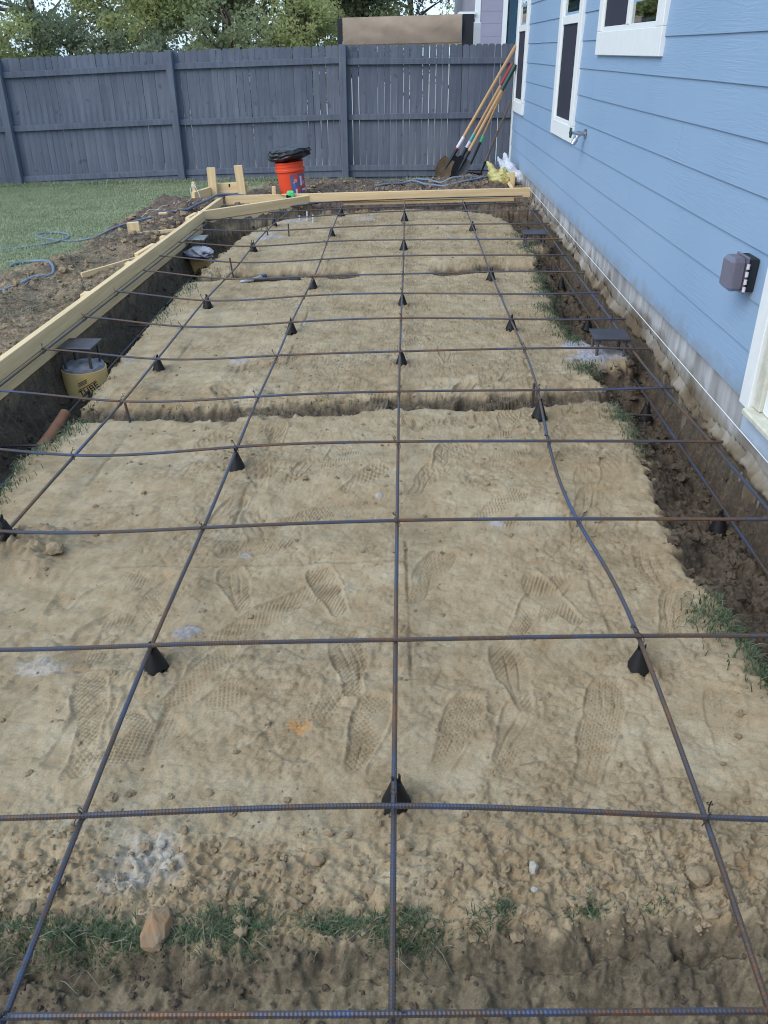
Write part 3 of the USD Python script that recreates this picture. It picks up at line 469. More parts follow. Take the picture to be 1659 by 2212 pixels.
# door beside the camera: trim, jamb, sill and a strip of flashing
obj('door_trim', box(HX - .032, HX + .004, 2.965, 3.056, .284, 2.45, .003), MT['white'], house)
obj('door_jamb', box(HX - .018, HX + .03, 2.90, 2.963, .30, 2.35, .004), MT['cream'], house)
obj('door_sill', box(HX - .055, HX + .05, 1.1, 2.962, .272, .298, .006), MT['cream'], house)
obj('door', box(HX - .004, HX + .004, 1.1, 2.898, .30, 2.35), MT['white'], house)
MT['flashing'] = mat('flashing_paint', (.42, .50, .60), .5, var=.15, coord='world'); obj('flashing', box(HX - .016, HX + .002, .9, 3.03, .175, .270), MT['flashing'], house)
for c in range(16): obj('siding_plank', trimesh.convex.convex_hull(np.array([(xx, -4.2 + o_, zz) for xx in (-4., HX - .03) for o_, zz in ((.013, Z0 + EXP * c), (.0045, Z0 + EXP * c + .198), (-.004, Z0 + EXP * c + .198), (0, Z0 + EXP * c))])), MT['siding'], house)  # house wing out of view, added to dim the ground near the camera
obj('wing_core', box(-4, HX - .03, -9, -4.21, -.3, 3.16), MT['concrete'], house); obj('wing_soffit', box(-4.3, HX - .46, -9, -3.8, 3.165, 3.19), MT['soffit'], house)
# outdoor tap
fc = UsdGeom.Xform.Define(stage, path_of('faucet', house)); fc.AddTranslateOp().Set(Gf.Vec3d(HX - .012, 6.63, .945)); fc = fc.GetPrim()
turn = lambda m: m.apply_transform(trimesh.transformations.rotation_matrix(-math.pi / 2, [0, 1, 0])) and m or m
def cyl(r, a, b, n=14): return tube([a, b], r, n)
obj('flange', cat(cyl(.032, (0, 0, 0), (-.008, 0, 0)), cyl(.014, (-.008, 0, 0), (-.045, 0, 0))), MT['galv'], fc)
obj('body', cat(cyl(.019, (-.035, 0, 0), (-.062, 0, 0)), cyl(.010, (-.06, 0, .002), (-.098, 0, .006))), MT['galv'], fc)
obj('spout', cat(cyl(.013, (-.048, 0, -.004), (-.075, -.005, -.045)), cyl(.019, (-.066, -.003, -.034), (-.083, -.006, -.062)), cyl(.016, (-.082, -.006, -.060), (-.088, -.007, -.07))), MT['galv'], fc)
hw = [cyl(.008, (-.098, 0, .006), (-.110, 0, .007))]
for a in range(6): g = a * math.pi / 3; hw.append(cyl(.011, (-.104, .026 * math.cos(g), .006 + .026 * math.sin(g)), (-.114, .026 * math.cos(g), .007 + .026 * math.sin(g)), 8)); hw.append(cyl(.006, (-.108, 0, .006), (-.108, .03 * math.cos(g), .006 + .03 * math.sin(g)), 6))
tor = trimesh.creation.torus(.026, .006, 20, 8); tor.apply_transform(trimesh.transformations.rotation_matrix(math.pi / 2, [0, 1, 0])); tor.apply_translation([-.108, 0, .006]); hw.append(tor)
obj('handle', cat(*hw), MT['green'], fc)
# weatherproof outlet
ob = UsdGeom.Xform.Define(stage, path_of('outlet_box', house)); ob.AddTranslateOp().Set(Gf.Vec3d(HX - .010, 3.235, .735)); ob = ob.GetPrim()
obj('back_box', box(-.038, 0, -.055, .055, -.062, .062, .005), MT['dark_frame'], ob)
cv = cbox(.062, .108, .122, .014); cv.apply_translation([-.0705, 0, 0])
obj('cover', cat(cv), MT['cover'], ob)
obj('cover_rim', cat(box(-.047, -.0385, -.062, .062, -.068, .068, .003)), MT['cover'], ob)
obj('hinge', cat(*[cyl(.006, (-.043, -.064, z), (-.043, -.064, z + .018), 8) for z in (-.058, -.030, -.002, .026)]), MT['lab_white'], ob)

# ------------------------------------------------------------------ the fence
FYY = 13.2
fence = thing('fence', 'dark blue grey painted wooden privacy fence with dog eared pickets across the back', 'fence', (0, 0, 0))
PX = [-8.12, -5.69, -3.25, -.83, 1.60]
top_z = lambda x: float(np.interp(x, [-8.2, -5.69, -3.25, -.83, 1.5], [1.33, 1.405, 1.49, 1.55, 1.553]))
bot_z = lambda x: float(np.interp(x, [-8.2, -5.69, -3.25, -.83, 1.5], [-.33, -.275, -.19, -.13, -.11]))
rf = np.random.default_rng(12)
x = -8.0; nb = 0
while x < 2.35:
    w = .0852 + rf.normal(0, .0012); t = top_z(x) + rf.normal(0, .004); b = -.13 - .26 + (top_z(x) - 1.55) + .14 + rf.normal(0, .006)
    d = w * .30; prof = [(-w / 2, b), (w / 2, b), (w / 2, t - d), (w / 2 - d * .25, t - d * .45), (w / 2 - d * .8, t), (-w / 2 + d * .8, t), (-w / 2 + d * .25, t - d * .45), (-w / 2, t - d)]
    n = len(prof); th = .016; v = np.array([(px, s * th / 2, pz) for s in (-1, 1) for px, pz in prof]); f = [[0, k_, k_ + 1] for k_ in range(1, n - 1)] + [[n, n + k_ + 1, n + k_] for k_ in range(1, n - 1)]
    for k_ in range(n): q = (k_ + 1) % n; f += [[k_, k_ + n, q + n], [k_, q + n, q]]
    lean = rf.normal(0, .0026); M = np.eye(4); M[:3, 3] = (x, FYY + rf.normal(0, .0012), 0); M[0, 2] = lean; M[0, 3] -= lean * .6
    obj('picket', (v, f), MT['fence'], fence, M); nb += 1
    gap = .0025 + (.006 * rf.random() ** 3 if x < -2.9 else .0085 * rf.random() ** 2.6)
    x += w + gap
for a, c in zip(PX[:-1], PX[1:] if True else []):
    for off in (-.20, -.90, -1.58):
        z0, z1 = top_z(a) + off, top_z(c) + off; c2 = min(c, 2.3); M, L = frame((a + .05, FYY - .0285, z0 + rf.normal(0, .006)), (c2 - .05, FYY - .0285, z1 + rf.normal(0, .006)))
        obj('rail', cbox(L, .038, .075, .003), MT['fence'], fence, M)
for a, c in zip(PX[:-1], PX[1:]):
    M, L = frame((a + .05, FYY - .02, bot_z(a) + .03), (c - .05, FYY - .02, bot_z(c) + .03)); obj('kick_board', cbox(L, .02, .12, .003), MT['fence'], fence, M)
for p in PX: obj('post', box(p - .048, p + .048, FYY - .115, FYY - .012, bot_z(p) - .2, top_z(p) + .005, .004), MT['fence'], fence)

# ------------------------------------------------------------------ beyond the fence: canvas, neighbour's house
cnv = thing('shade_cloth', 'tan canvas windbreak on a dark frame rising behind the fence', 'canvas')
cx_, cz_ = np.meshgrid(np.linspace(-.9, .885, 40), np.linspace(0, 1, 10), indexing='ij'); k = np.arange(39)[:, None] * 10 + np.arange(9)[None]
v = np.stack([cx_, 14.5 + .022 * fb(cx_ + .5 * cz_, cz_ * .4, 3.5, 4, 1) - .03 * np.sin(cz_ * 3.1), 1.555 + .03 * (cx_ + .9) / 1.8 + cz_ * (.36 + .005 * cx_)], -1).reshape(-1, 3)
fa = np.vstack([np.stack([k, k + 10, k + 11], -1).reshape(-1, 3), np.stack([k, k + 11, k + 1], -1).reshape(-1, 3)]); cm = trimesh.Trimesh(v, fa, process=False); cm2 = cm.copy(); cm2.apply_translation([0, .004, 0]); cm2.invert()
obj('cloth', cat(cm, cm2), MT['canvas'], cnv, smooth=True)
obj('frame_post', box(-.985, -.915, 14.53, 14.6, -.5, 1.90), MT['dark_frame'], cnv); obj('frame_post', box(.90, 1.07, 14.53, 14.6, -.5, 1.95), MT['dark_frame'], cnv)
obj('rail', box(-.91, .895, 14.53, 14.57, 1.53, 1.60), MT['wood'], cnv)
ng = thing('neighbor_house', 'lavender sided neighbouring house with white corner trim beyond the fence', 'house')
for c in range(20): obj('siding_plank', cat(box(1.362, 1.748, 16.985 - .004, 17.01, -.4 + c * .19, -.4 + c * .19 + .188, .002)), MT['lavender'], ng)
obj('corner_trim', box(1.27, 1.36, 16.97, 17.1, -.6, 3.4), MT['white'], ng); obj('side_wall', box(1.276, 1.30, 17.11, 24, -.6, 3.4), MT['lavender'], ng)
obj('window_trim', box(1.75, 1.83, 16.965, 17.05, -.5, 3.3), MT['white'], ng)
obj('window_pane', box(1.86, 3.0, 17.0, 17.006, -.4, 3.2), MT['glass'], ng); obj('curtain', box(1.86, 3.0, 17.06, 17.08, -.4, 3.2), MT['teal'], ng); obj('window_frame', box(1.832, 1.858, 16.98, 17.03, -.4, 3.2), MT['dark_frame'], ng)  # teal panel behind the pane paints the reflection in it
obj('eave', box(.98, 1.27, 16.9, 17.4, 2.02, 2.06), MT['white'], ng); obj('eave_post', box(1.09, 1.26, 16.98, 17.06, 1.95, 2.02), MT['soffit'], ng)
obj('side_return', box(1.305, 6, 17.13, 17.16, -.6, 3.4), MT['lavender'], ng); obj('roof', trimesh.convex.convex_hull(np.array([(.8, 16.5, 3.42), (8, 16.5, 3.42), (8, 26, 3.42), (.8, 26, 3.42), (4.4, 18, 5.4), (4.4, 24, 5.4)])), MT['shingle'], ng)
obj('utility_box', box(1.09, 1.24, 15.2, 15.35, -.5, 1.86, .01), MT['soffit'], None, label='pale grey utility cabinet standing beside the canvas windbreak behind the fence', cat='cabinet')

# ------------------------------------------------------------------ trees beyond
def tree(loc, h, rx, n, leafm, label, seed, ls=.16, z0=.25, holes=.0, group='trees beyond the fence'):
    r = np.random.default_rng(seed); t = thing('tree', label, 'tree', loc, group)
    lean = r.normal(0, .15, 2); trunk = spline([(0, 0, -.2), (lean[0] * .4, lean[1] * .4, h * .3), (lean[0], lean[1], h * .62), (lean[0] * 1.3, lean[1] * 1.3, h * .9)], 14)
    parts = [tube(trunk, np.linspace(.028 * h, .006 * h, 14), 7)]; tips = []
    for k in range(16):
        a = trunk[r.integers(3, 13)]; g = r.random() * 6.28; e = r.uniform(.1, .9); L = rx * r.uniform(.5, .95)
        b_ = a + np.array([math.cos(g) * L, math.sin(g) * L, e * L * .8]); parts.append(tube(spline([a, (a + b_) / 2 + r.normal(0, .08, 3), b_], 6), np.linspace(.011 * h, .003 * h, 6), 5)); tips.append(b_)
    obj('trunk', cat(*parts), MT['bark'], t, smooth=True)
    # leaf clumps round the limb ends and through the crown
    nc = 42; cs = []
    for k in range(nc):
        u = r.normal(0, 1, 3); u /= np.linalg.norm(u); q = r.random() ** .45
        cs.append(np.array([u[0] * rx * q, u[1] * rx * q, h * (z0 + 1) / 2 + u[2] * h * (1 - z0) / 2 * q]))
    cs = np.array(cs + tips); crad = rx * r.uniform(.16, .38, len(cs)); w = r.integers(0, len(cs), n)
    d = r.normal(0, 1, (n, 3)); d /= np.linalg.norm(d, axis=1, keepdims=True); p = cs[w] + d * (crad[w] * r.random(n) ** .4)[:, None] * [1, 1, .8]
    p = p[p[:, 2] > .05 * h]; n = len(p); w = w[:n]
    ax = r.normal(0, 1, (n, 3)); ax /= np.linalg.norm(ax, axis=1, keepdims=True); bx = np.cross(ax, r.normal(0, 1, (n, 3))); bx /= np.linalg.norm(bx, axis=1, keepdims=True); nn = np.cross(ax, bx)
    s = ls * .62 * r.uniform(.5, 1.2, n)[:, None]
    v = np.stack([p - ax * s * .5, p + bx * s * .26 + nn * s * .08, p + ax * s * .5, p - bx * s * .26 + nn * s * .08], 1).reshape(-1, 3); k = np.arange(n)[:, None] * 4
    c = obj('crown', (v, np.vstack([k + [0, 1, 2], k + [0, 2, 3]])), leafm, t)
    shade = np.repeat(np.clip(r.random(len(cs))[w[:n]] * .6 + .4 * r.random(n), 0, 1), 4)  # random tone per clump and per leaf
    UsdGeom.PrimvarsAPI(c).CreatePrimvar('shade', Sdf.ValueTypeNames.FloatArray, 'vertex').Set(Vt.FloatArray.FromNumpy(shade.astype(np.float32)))
TREES = [((-7.4, 17.2, -.5), 2.35, 1.1, 3600, 'leaf_yellow', 'low yellow green bush at the far left end of the fence', .15),
         ((-6.2, 18.2, -.5), 2.75, 1.15, 4200, 'leaf_dark', 'dark green shrub behind the yellow green bush at the left', .15),
         ((-9.6, 25., -.5), 6.2, 2.0, 420, 'leaf_blue', 'sparse blue green tree with sky showing through at the far left', .20),
         ((-5.0, 18.8, -.5), 4.6, 1.35, 5200, 'leaf_yellow', 'tall yellow green tree above the left part of the fence', .16),
         ((-3.9, 20.5, -.5), 5.6, 1.7, 6500, 'leaf_mid', 'broad mid green tree left of the second fence post', .18),
         ((-3.0, 17.3, -.5), 2.9, 1.0, 3600, 'leaf_mid', 'mid green shrub behind the second fence post', .14),
         ((-2.0, 21., -.5), 5.8, 1.7, 6500, 'leaf_dark', 'dark dense tree above the middle of the fence', .18),
         ((-1.7, 18., -.5), 3.4, .85, 3600, 'leaf_yellow', 'narrow pale green tree between two dark trees', .13),
         ((-.75, 20.5, -.5), 5.4, 1.35, 6000, 'leaf_mid', 'mid green tree just left of the tan canvas', .17),
         ((-5.9, 23., -.5), 6.5, 1.9, 5200, 'leaf_mid', 'large mid green tree behind the yellow green one', .20),
         ((-2.9, 24.5, -.5), 6.8, 2.2, 6000, 'leaf_yellow', 'large pale green tree rising behind the dark trees', .20),
         ((-4.6, 17.4, -.5), 2.6, 1.0, 3200, 'leaf_dark', 'low dark shrub between the two left fence posts', .14),
         ((.35, 26., -.6), 5.0, 1.1, 900, 'leaf_blue', 'thin dark tree peeking over the left end of the canvas', .18),
         ((2.0, 34., -.6), 4.3, 1.9, 600, 'leaf_mid', 'distant pale tree over the right end of the canvas', .20)]
for k, (loc, h, rx, n, lm, lab, ls) in enumerate(TREES): tree(loc, h, rx, int(n * 2.6), MT[lm], lab, 40 + k, ls)
for k, (loc, lab) in enumerate([((-10.5, 9.5, -.2), 'broad tree at the left side of the lawn'), ((-11.5, 14., -.4), 'tall tree behind the left end of the lawn'), ((-10., 18.5, -.5), 'tree beyond the left corner of the fence')]):
    tree(loc, 6.2, 2.4, 4200, MT['leaf_mid'], lab, 70 + k, .24, .15, group='trees left of the lawn')

# ------------------------------------------------------------------ formwork
ORD = ['first', 'second', 'third', 'fourth', 'fifth', 'sixth', 'seventh', 'eighth', 'ninth', 'tenth', 'eleventh', 'twelfth', 'thirteenth', 'fourteenth', 'fifteenth']
def board(name, p0, p1, h, t, label, category='board', m='wood', group=None, up=(0, 0, 1), c=.002, parent=None, hole=0):
    M, L = frame(p0, p1, up); return obj(name, cbox(L, t, h, c), MT[m], parent, M, label=label, cat=category, group=group) if parent is None else obj(name, cbox(L, t, h, c), MT[m], parent, M)
board('form_board', (fx_(-.6) - .019, -.6, .133), (fx_(8.93) - .019, 8.93, .136), .089, .038, 'long upper pine form board along the left edge of the dig')
board('form_board', (fx_(-.6) - .0195, -.6, .050), (fx_(8.0) - .0195, 8.0, .046), .076, .037, 'lower pine form board under the long left one')
d0, d1 = np.array((-1.862, 8.045)), np.array((-.885, 9.045)); dn = np.array((-.019, .019)) * .97
board('form_board', (*(d0 + dn), .138), (*(d1 + dn), .142), .089, .038, 'upper pine form board cutting diagonally across the far left corner')
board('form_board', (*(d0 + dn * 1.1), .040), (*(d1 + dn * 1.1), .050), .094, .036, 'lower pine form board beneath the diagonal one')
board('form_board', (-1.80, 8.965, .146), (1.325, 9.15, .192), .089, .038, 'upper pine form board across the far end up to the house wall')
board('form_board', (-.60, 9.06, .103), (1.16, 9.142, .128), .040, .036, 'lower thin form board under the far end one')
G1 = 'stakes and scrap of the formwork'
board('wood_stake', (-2.055, 9.6, .0), (-2.055, 9.6, .385), .088, .036, 'upright flat pine stake on the left of the tall pair', 'stake', up=(1, 0, 0))
board('wood_stake', (-1.735, 9.62, .0), (-1.765, 9.62, .405), .088, .036, 'upright flat pine stake on the right of the tall pair', 'stake', up=(1, 0, 0))
board('brace_board', (-2.04, 9.665, .165), (-1.68, 9.665, .178), .105, .036, 'short pine board nailed behind the two tall stakes')
board('brace_board', (-2.09, 9.58, .14), (-2.20, 9.27, .135), .10, .036, 'short pine board angled beside the left tall stake')
board('wood_stake', (-2.20, 9.35, -.02), (-2.205, 9.35, .275), .034, .030, 'thin pine stake wound with white string', 'stake', up=(1, 0, 0))
board('wood_stake', (-2.19, 9.30, -.02), (-2.20, 9.30, .13), .055, .03, 'stub of pine stake at the foot of the string wound stake', 'stake', up=(1, 0, 0))
board('wood_stake', (-1.39, 9.6, .05), (-1.39, 9.6, .195), .042, .036, 'short pine stake left of the orange bucket', 'stake', up=(1, 0, 0))
board('wood_stake', (1.17, 9.42, .1), (1.168, 9.42, .355), .046, .036, 'pine stake behind the far form board by the house', 'stake', up=(1, 0, 0))
board('wood_scrap', (1.165, 9.34, .20), (1.125, 9.40, .255), .035, .015, 'splintered pine scrap leaning beside the stake near the house', 'scrap')
board('wood_block', (-2.325, 7.5, .02), (-2.335, 7.5, .185), .10, .05, 'upright pine block standing in the dirt left of the form', 'block', up=(1, .2, 0))
board('wood_block', (-2.33, 8.34, .105), (-2.23, 8.345, .105), .055, .045, 'small pine block lying near the far left corner', 'block')
for y, s, w, lab in ((7.75, 0.155, .06, 'small stake top behind the left form, farthest of four'), (6.92, 0.158, .07, 'small stake top behind the left form, third from near'), (6.02, 0.148, .075, 'small stake top behind the left form, second from near'), (5.15, 0.152, .085, 'small stake top behind the left form, nearest of four')):
    board('form_stake', (fx_(y) - .062, y, -.15), (fx_(y) - .063, y, s + .02), w, .036, lab, 'stake', up=(0, 1, 0))
board('brace_board', (-1.955, 6.74, .128), (-2.03, 6.5, .10), .06, .036, 'wedge of pine lying against the back of the left form')
board('wood_strip', (-2.02, 6.52, .085), (-2.33, 6.10, .055), .04, .018, 'long thin pine strip running from the left form into the dirt')
board('wood_strip', (-1.96, 7.55, .11), (-2.28, 7.42, .10), .03, .015, 'thin pine sliver near the upright block')
board('wood_block', (-1.99, 8.05, .10), (-1.945, 8.22, .115), .07, .036, 'short pine block behind the far end of the left form', 'block')

# ------------------------------------------------------------------ rebar mat
Lx = [-1.95, -1.315, -.67, 0., .63, 1.22]
Lbars = [[(fx_(1.5) + .03, 1.5, .105), (fx_(4.) + .035, 4.0, .098), (fx_(6.) + .035, 6., .09), (fx_(7.95) + .045, 7.95, .092)],
         [(-1.37, .3), (-1.355, 2.43), (-1.33, 3.06), (-1.312, 3.7), (-1.31, 4.3), (-1.305, 4.95), (-1.295, 5.55), (-1.25, 6.4), (-1.235, 7.1), (-1.18, 7.9), (-1.08, 8.72)],
         [(-.655, .3), (-.665, .85), (-.68, 1.8), (-.67, 2.46), (-.67, 3.1), (-.67, 3.7), (-.66, 4.3), (-.655, 4.95), (-.64, 5.5), (-.625, 6.1), (-.62, 7.1), (-.61, 7.8), (-.6, 8.85)],
         [(-.008, .3), (-.01, 1.24), (-.01, 2.46), (-.008, 3.7), (0, 4.9), (.012, 6.), (.02, 7.1), (.03, 8.9)],
         [(.60, .3), (.62, .97), (.63, 1.2), (.638, 1.5), (.642, 1.79), (.636, 2.05), (.612, 2.30), (.592, 2.52), (.586, 2.75), (.597, 3.07), (.622, 3.45), (.64, 3.75), (.648, 4.25), (.642, 4.9), (.64, 5.5), (.633, 6.), (.628, 6.7), (.62, 7.6), (.615, 8.9)],
         [(1.255, .6), (1.25, 2.5), (1.235, 3.0), (1.212, 3.5), (1.20, 4.0), (1.21, 4.6), (1.218, 5.6), (1.22, 6.9), (1.222, 7.8), (1.20, 8.95)]]
LNAME = ['first', 'second', 'third', 'fourth', 'fifth', 'sixth']
def ribbed(pts, r=.0058, near=1.0, far=4.0):
    pts = np.asarray(pts); seg = np.linalg.norm(np.diff(pts, axis=0), axis=1); d = np.r_[0, np.cumsum(seg)]; cs = CubicSpline(d, pts)
    out, t = [], 0.
    while t < d[-1]:
        out.append(t); y = float(cs(t)[1]); t += .0018 if y < 1.9 else (.0036 if y < 3.3 else .05)
    out.append(d[-1]); tt = np.array(out); P = cs(tt); y = P[:, 1]
    rib = (np.mod(tt, .0072) < .0030) & (y < 3.3)
    m = tube(P, r + np.where(rib, .0007, 0), 8); return m
barlab = ['leaning along the left form board', 'second from the left form board', 'third from the left form board', 'running up the middle of the picture', 'bending sideways right of the middle bar', 'running beside the house foundation']
Lspl = []
for i_, L in enumerate(Lbars):
    pts = [(p[0], p[1], p[2] if len(p) > 2 else float(base(p[0], p[1])) + .076 + .003 * math.sin(p[1] * 2.3 + i_)) for p in L]
    Lspl.append(CubicSpline([p[1] for p in pts], np.array(pts)))
    obj('rebar', ribbed(pts), MT['rebar'], label=f'lengthwise ribbed rebar {barlab[i_]}', cat='rebar', group='lengthwise rebar', smooth=40)
# crosswise: (y at left, y middle, y right), x ends
TY = [(.80, .80, .795), (1.22, 1.23, 1.195), (1.79, 1.80, 1.765), (2.40, 2.45, 2.405), (3.01, 3.09, 3.03), (3.61, 3.67, 3.62), (4.22, 4.26, 4.19), (4.83, 4.87, 4.75), (5.42, 5.46, 5.32), (6.02, 5.99, 5.86), (6.50, 6.52, 6.41), (7.02, 7.08, 6.93), (7.56, 7.67, 7.52), (8.05, 8.29, 8.13)]
rr = np.random.default_rng(5)
def tie(c, r):
    """wire loop round a crossing with two twisted tails"""
    g = np.linspace(0, 2 * math.pi, 14); s = r.choice([-1, 1]); ph = r.uniform(0, 3)
    loop = np.stack([c[0] + .0095 * np.cos(g) + .004 * s * np.sin(g), c[1] + .011 * np.cos(g) * s, c[2] - .002 + .016 * np.sin(g)], -1)
    e = np.array([r.uniform(-.02, .02), r.uniform(-.012, .016), r.uniform(.008, .024)]); t0 = np.array(c) + [.004 * s, .004, .011]
    tail = spline([t0, t0 + e * .6 + r.normal(0, .003, 3), t0 + e * 1.1 + r.normal(0, .005, 3)], 6)
    q = np.linspace(0, 5, 10); kn = t0 + e + np.stack([.005 * np.cos(q + ph), .003 * np.sin(q), .005 * np.sin(q + ph)], -1)
    return cat(tube(loop, .0011, 5), tube(tail, .0016, 5), tube(kn, .0011, 5))
for i_, (ya, yb, yc) in enumerate(TY):
    xa = fx_(ya) + .02 + .02 * rr.random(); xc = 1.235 + .06 * rr.random()
    zl = lambda x, y: float(base(x, y)) + .0905 + .003 * math.sin(x * 3 + i_ * 2)
    za = .112
    pts = [(xa, ya, za), (-1.6, ya + (yb - ya) * .22, (za + zl(-1.315, ya)) / 2), (-1.315, ya + (yb - ya) * .42, zl(-1.315, ya)), (-.67, ya + (yb - ya) * .72 + .01 * rr.normal(), zl(-.67, yb)), (0, yb, zl(0, yb)), (.63, (yb + yc) / 2 + .012 * rr.normal(), zl(.63, yb)), (xc, yc, zl(1.22, yc))]
    p = obj('crosswise_rebar', ribbed(pts), MT['rebar'], label=f'crosswise ribbed rebar, {ORD[i_]} one counting away from the camera', cat='rebar', group='crosswise rebar', smooth=40)
    cs = CubicSpline([q[0] for q in pts], np.array(pts))
    for k_ in range(6):
        if rr.random() < (.95 if i_ < 9 else .5):
            yy = float(cs(Lx[k_] if k_ else fx_(ya) + .045)[1]); c = Lspl[k_](min(max(yy, .35 if k_ else 1.55), 8.0)); obj('wire_tie', tie((c[0], yy, c[2] + .007), rr), MT['wire'], p)
        else: rr.random()
# far edge bars
for pts, lab in (([(-1.85, 8.12, .075), (-.93, 8.92, .115), (-.85, 8.955, .118)], 'rebar following the diagonal form board'), ([(-.95, 8.93, .125), (.4, 9.03, .155), (1.24, 9.07, .165)], 'rebar running just in front of the far form board'), ([(-1.3, 8.5, .10), (-.7, 8.66, .105), (.3, 8.72, .13), (1.2, 8.70, .16)], 'rebar crossing the far end of the pad, last before the form')):
    obj('edge_rebar', tube(spline(pts, 24), .0064, 7), MT['rebar'], label=lab, cat='rebar', smooth=True)
LOWR = [(1.225, .7), (1.235, 2.45), (1.24, 3.1), (1.245, 4.0), (1.25, 5.6), (1.25, 7.2)]
obj('trench_rebar', ribbed([(a, c, float(base(a, c)) - .100) for a, c in LOWR]), MT['rebar'], label='rebar lying low in the trench beside the house', cat='rebar', smooth=40)
obj('trench_rebar', tube(spline([(-1.76, 2.0, -.20), (-1.755, 3.8, -.19), (-1.765, 5.5, -.19), (-1.75, 7.7, -.17)], 30), .0064, 7), MT['rebar'], label='rebar lying low in the trench beside the left form', cat='rebar', smooth=True)
obj('rebar_stub', tube([(-1.93, 3.60, -.17), (-1.6, 3.62, -.165)], .0064, 7), MT['rebar'], label='short crosswise rebar stub deep in the left trench near its tile', cat='rebar', smooth=True)
obj('rebar_stub', tube([(1.02, 3.80, -.075), (1.235, 3.82, -.09)], .0064, 7), MT['rebar'], label='short crosswise rebar stub low in the trench by the house', cat='rebar', smooth=True)
obj('rebar_stub', tube([(-1.85, 5.52, -.15), (-1.62, 5.53, -.14)], .0064, 7), MT['rebar'], label='short rebar stub in the middle of the left trench', cat='rebar', smooth=True)
for a, c, e, h, lab in ((-1.285, 6.47, .02, .19, 'rebar stake driven upright near the hammer'), (-1.265, 3.60, .01, .10, 'rebar stake driven in beside the near shallow ditch'), (.622, 3.70, .0, .135, 'rebar stake standing at the bent bar over the near ditch'), (-1.02, 7.80, .0, .11, 'short rebar dowel standing in the grey concrete patch'), (-1.22, 7.84, .0, .07, 'small rebar dowel left of the taller dowel in the concrete patch')):
    z = gz(a, c); obj('rebar_stake', tube([(a, c, z - .05), (a - e, c - e, z + h)], .0064, 7), MT['rebar'], label=lab, cat='stake', smooth=True)

# ------------------------------------------------------------------ rebar chairs
def chair_meshes():
    import manifold3d as m3
    h = .072; outer = m3.Manifold.cylinder(h, .037, .0115, 24); inner = m3.Manifold.cylinder(h - .006, .033, .006, 24).translate([0, 0, -.001])
    b = outer - inner
    for a in (0, 90): b = b - m3.Manifold.cylinder(.2, .010, .010, 16, True).rotate([0, 90, 0]).rotate([0, 0, a]).translate([0, 0, .004])
    return b
cb = chair_meshes()
proto = None
def lname(x): return LNAME[int(np.argmin([abs(x - q) for q in Lx]))]
LSHORT = ['leftmost', 'second lengthwise', 'third lengthwise', 'middle lengthwise', 'bent lengthwise', 'rightmost']
LWHERE = ['along the left form', 'second from the left form', 'third from the left form', 'in the middle', 'that bends right of the middle', 'by the house']
rowy = [t[1] for t in TY]
allch = [(c[0], c[1], gz(*c) - .002, None) for c in CHAIRS] + [*[(a, c, (float(base(a, c)) - .185) if k < 4 else gz(a, c) - .004, k) for k, (a, c) in enumerate([(1.225, 2.80), (1.23, 3.92), (1.235, 5.45), (1.235, 6.5), (-1.745, 6.15), (-1.745, 3.68)])]]
TL = ['rebar chair in the trench by the house, nearest the camera', 'rebar chair in the trench by the house, second from the camera', 'rebar chair in the trench by the house, third from the camera', 'rebar chair in the trench by the house, farthest away', 'rebar chair in the left trench near the hammer', 'rebar chair in the left trench near the terracotta piece']
for x, y, z, t in allch:
    lab = TL[t] if t is not None else f'black rebar chair under the {LSHORT[int(np.argmin([abs(x - q) for q in Lx]))]} bar by crosswise bar {ORD[int(np.argmin([abs(y - .06 - q) for q in rowy]))]} from front'
    a = random.uniform(0, 6.28); M = trimesh.transformations.rotation_matrix(a, [0, 0, 1]); M[:3, 3] = (x, y, z)
    if proto is None:
        proto = thing('rebar_chair', lab, 'rebar chair', group='black plastic rebar chairs', M=M)
        obj('cone', cb, MT['black'], proto, smooth=30)
        for s in (-1, 1): obj('prong', box(-.004, .004, s * .0085 - .0018, s * .0085 + .0018, .066, .092, .001), MT['black'], proto)
        obj('foot_ring', lathe([(.0335, 0), (.0395, 0), (.0395, .004), (.0335, .004), (.0335, 0)], 20), MT['black'], proto)
    else: copy_of(proto, lab, M=M)

